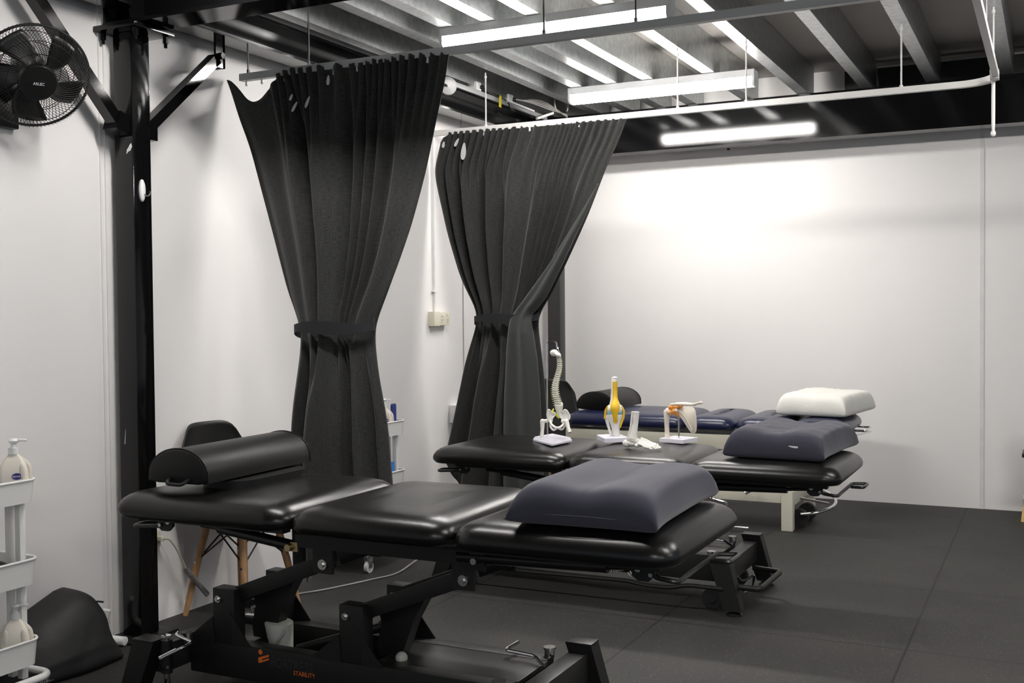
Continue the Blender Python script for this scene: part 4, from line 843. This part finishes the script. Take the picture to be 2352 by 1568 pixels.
MB().tube(crom([(-3.30, 2.70, .115), (-3.29, 2.84, .175), (-3.285, 2.95, .215), (-3.285, 3.03, .23), (-3.30, 3.09, .215)], 5), .004, 6).build('zip_piping', 'strap', bag)
hk = tag(MB().loft([[(CX1+d, 3.353+.0145*k*math.cos(2*PI*q/28), 1.83+.046*k*math.sin(2*PI*q/28)) for q in range(28)] for d, k in ((.0, .97), (.003, 1), (.008, .96), (.012, .80), (.0145, .5), (.015, .1))]).build('wall_hook', 'plastic_white'), 'white oval adhesive hook stuck on the black post', 'hook')
MB().tube(crom([(CX1+.012, 3.355, 1.815), (CX1+.028, 3.36, 1.808), (CX1+.030, 3.37, 1.82), (CX1+.028, 3.372, 1.828)], 4), .003, 6).build('prong', 'bolt', hk)
t = thing('power_outlet', 'cream double power outlet on the left wall between the curtains', 'power outlet', (XL, 5.97, 1.28))
MB().span((XL, 5.87, 1.243), (XL+.045, 5.94, 1.333), bev=.003).build('mounting_block', 'plastic_cream', t)
MB().span((XL, 5.94, 1.247), (XL+.04, 6.075, 1.33), bev=.003).build('face_plate', 'plastic_cream', t)
for y in (5.975, 6.04):
    MB().span((XL+.04, y-.006, 1.305), (XL+.046, y+.006, 1.318), bev=.001).build('switch', 'plastic_white', t)
    m = MB()
    for a, z in ((-.009, 1.28), (.009, 1.28), (0, 1.265)): m.span((XL+.0395, y+a-.0015, z-.005), (XL+.0405, y+a+.0015, z+.005))
    m.build('socket_slot', 'near_black', t, smooth=0)  # flat slots, the dark of their holes is put into the colour
t = thing('conduit', 'white conduit running down the left wall to the cream outlet', 'conduit', (XL, 5.93, 1.33))
MB().cyl((XL+.012, 5.935, 1.333), (XL+.012, 5.935, 2.55), .0075, seg=12).build('pipe', 'plastic_white', t)
MB().span((XL, 5.915, 1.455), (XL+.022, 5.955, 1.468)).build('saddle', 'plastic_white', t)
tag(MB().tube([p+Vector((0, 0, 0)) for p in crom([(-3.445, 3.245, .13), (-3.455, 3.235, .07), (-3.445, 3.225, .035), (-3.41, 3.222, .022), (-3.36, 3.225, .02), (-3.33, 3.23, .02)], 14)], [.0165+.0016*(1 if i % 2 else -1)*(1 if i > 22 else 0) for i in range(71)], 12).build('flexible_conduit', 'plastic_white', smooth=60), 'white corrugated conduit curving round the foot of the black post', 'conduit')
t = thing('coiled_cable', 'grey coiled cord hanging from a wall plug behind the front table', 'cord', (XL, 3.58, .35))
MB().span((XL, 3.50, .33), (XL+.012, 3.565, .395), bev=.003).span((XL+.012, 3.535, .355), (XL+.045, 3.555, .375), bev=.004).build('plug', 'plastic_cream', t)
MB().tube(crom([(XL+.045, 3.545, .365), (XL+.06, 3.57, .355), (-3.40, 3.605, .30), (-3.392, 3.63, .245), (-3.39, 3.64, .22)], 8), .0038, 8).build('cable', 'cord_beige', t)
def coil(a, b, r, turns, wr, name, m_, parent, sagz=0):
    turns = int(turns*.72); wr *= .75
    a, b = Vector(a), Vector(b); d = (b-a).normalized(); s = d.orthogonal().normalized(); u = d.cross(s); n = turns*9
    return MB().tube([a+(b-a)*(i/n)+(s*math.cos(2*PI*i/9)+u*math.sin(2*PI*i/9))*r+Vector((0, 0, -sagz*math.sin(PI*i/n))) for i in range(n+1)], wr, 5).build(name, m_, parent)
coil((-3.39, 3.64, .215), (-3.36, 3.74, .085), .010, 30, .0034, 'coiled_section', 'cord_dark', t)
t = thing('floor_cable', 'pale cord lying across the floor under the front table', 'cord', (-3.1, 4.4, 0))
MB().tube(crom([(-3.20, 4.14, .006), (-3.185, 4.18, .005), (-3.12, 4.30, .005), (-3.03, 4.55, .005), (-2.985, 4.72, .006), (-3.02, 4.98, .02), (-3.06, 5.2, .006)], 8), .0042, 8).build('cable', 'cord_grey', t)
coil((-3.24, 4.10, .014), (-3.20, 4.14, .014), .010, 6, .003, 'coiled_section', 'cord_grey', t)
t = thing('ribbed_hose', 'ribbed grey hose looping under the middle table', 'cord', (-1.85, 5.0, .1))
coil((-2.02, 4.80, .135), (-1.72, 4.80, .16), .013, 34, .004, 'coiled_section', 'cord_grey', t, sagz=.035)
coil((-1.76, 4.78, .10), (-1.66, 4.80, .165), .013, 14, .004, 'coiled_section', 'cord_grey', t)
MB().tube(crom([(-2.15, 4.82, .19), (-2.09, 4.80, .15), (-2.02, 4.80, .135)], 6), .004, 6).build('cable', 'cord_grey', t)
tag(MB().span((XL, 6.12, .62), (XL+.05, 6.24, .735), bev=.004).build('wall_box', 'plastic_white'), 'white box on the left wall at the edge of the far curtain', 'box')
tag(MB().box((-2.11, YB-.004, 2.49), (.02, .008, .012)).build('wall_plug', 'near_black', smooth=0), 'small dark bolt stub on the back wall under the beam', 'bolt')

# sliver of equipment at the right edge
t = thing('equipment_stand', 'grey stand with a pale wooden foot at the right picture edge', 'stand', (-.10, 7.55, 0))
MB().loft([rrect(-.115, 7.56, .06, .10, .015, 0), rrect(-.115, 7.56, .052, .09, .015, .075)]).build('foot', 'palewood', t)
MB().loft([rrect(-.105, 7.56, .05, .08, .01, .075), rrect(-.105, 7.56, .062, .09, .01, .14)]).build('collar', 'grey_steel', t)
MB().cyl((-.12, 7.54, .14), (-.115, 7.54, .40), .02, seg=14).build('upright', 'grey_steel', t)
MB().span((-.17, 7.45, .40), (.15, 7.68, .425), bev=.004).build('platform', 'black_plastic', t)
MB().span((-.14, 7.50, .425), (-.10, 7.60, .68), bev=.004).build('rear_panel', 'white_steel', t)

# cable clutter on the left beam
GE = 'electrical fittings on top of the left beam'
t = thing('cable_duct', 'grey cable duct running along the left beam behind the far curtain', 'cable duct', (-3.36, 6.6, 2.70))
MB().span((-3.345, 5.5, 2.712), (-3.295, 7.3, 2.742), bev=.002).span((-3.40, 5.4, 2.696), (-3.36, 7.6, 2.71)).build('trunking', 'grey_steel', t)
for (y, z) in ((6.25, 2.745), (6.72, 2.745)):
    j = thing('junction_box', 'white junction box on the left beam, '+('nearer one beside the rail rod' if y < 6.5 else 'farther one by the tangled cables'), 'junction box', (-3.33, y, z), GE)
    MB().span((-3.36, y-.035, z), (-3.30, y+.035, z+.055), bev=.006).build('case', 'plastic_white', j)
    MB().cyl((-3.30, y+.02, z+.025), (-3.28, y+.03, z+.022), .012, seg=10).build('gland', 'black_plastic', j)
o = MB().tube(crom([(-3.28, 6.29, 2.765), (-3.285, 6.4, 2.75), (-3.285, 6.55, 2.745), (-3.28, 6.62, 2.735), (-3.275, 6.64, 2.70), (-3.275, 6.63, 2.665)], 6), .005, 6).build('drooping_cable', 'black_plastic'); tag(o, 'black cord drooping over the left beam by the yellow tag', 'cord')
m = MB()
for k in range(4): m.tube(crom([(-3.30, 6.75+.03*k, 2.775), (-3.24, 6.9+.02*k, 2.77+.01*k), (-3.20, 7.1, 2.755+.012*k), (-3.16, 7.35, 2.75-.006*k)], 6), .0045, 6)
m.tube(arc((-3.14, 7.2, 2.80), (.25, 1, 0), (0, 0, 1), .075, -.6, 4.0, 20), .005, 6)
tag(m.build('cable_bundle', 'cord_grey'), 'tangled grey cables above the far end of the left beam', 'cable')
tag(MB().prism([(-3.27, 6.47, 2.675), (-3.27, 6.505, 2.672), (-3.27, 6.508, 2.745), (-3.27, 6.49, 2.755), (-3.27, 6.476, 2.74)], (.002, 0, 0)).build('warning_tag', 'tag'), 'yellow tag hanging from a cable at the left beam', 'tag')
tag(MB().bar((-3.27, 6.60, 2.735), (-3.20, 6.86, 2.70), .018, .012).build('cable_stub', 'plastic_white'), 'white conduit stub slanting down over the left beam', 'conduit', GE)
tag(MB().bar((-3.25, 7.02, 2.68), (-3.19, 7.16, 2.735), .022, .016).build('cable_stub', 'plastic_white'), 'white conduit stub slanting up beside the tangled cables', 'conduit', GE)
tag(MB().lathe((-3.30, 5.84, 2.70), [(.055, 0), (.055, .02), (.045, .045), (.02, .058), (0, .06)], axis=(.5, -.6, -.3), seg=24).build('dome_detector', 'plastic_white'), 'pale round dome fitting behind the edge of the front curtain', 'detector', GE)
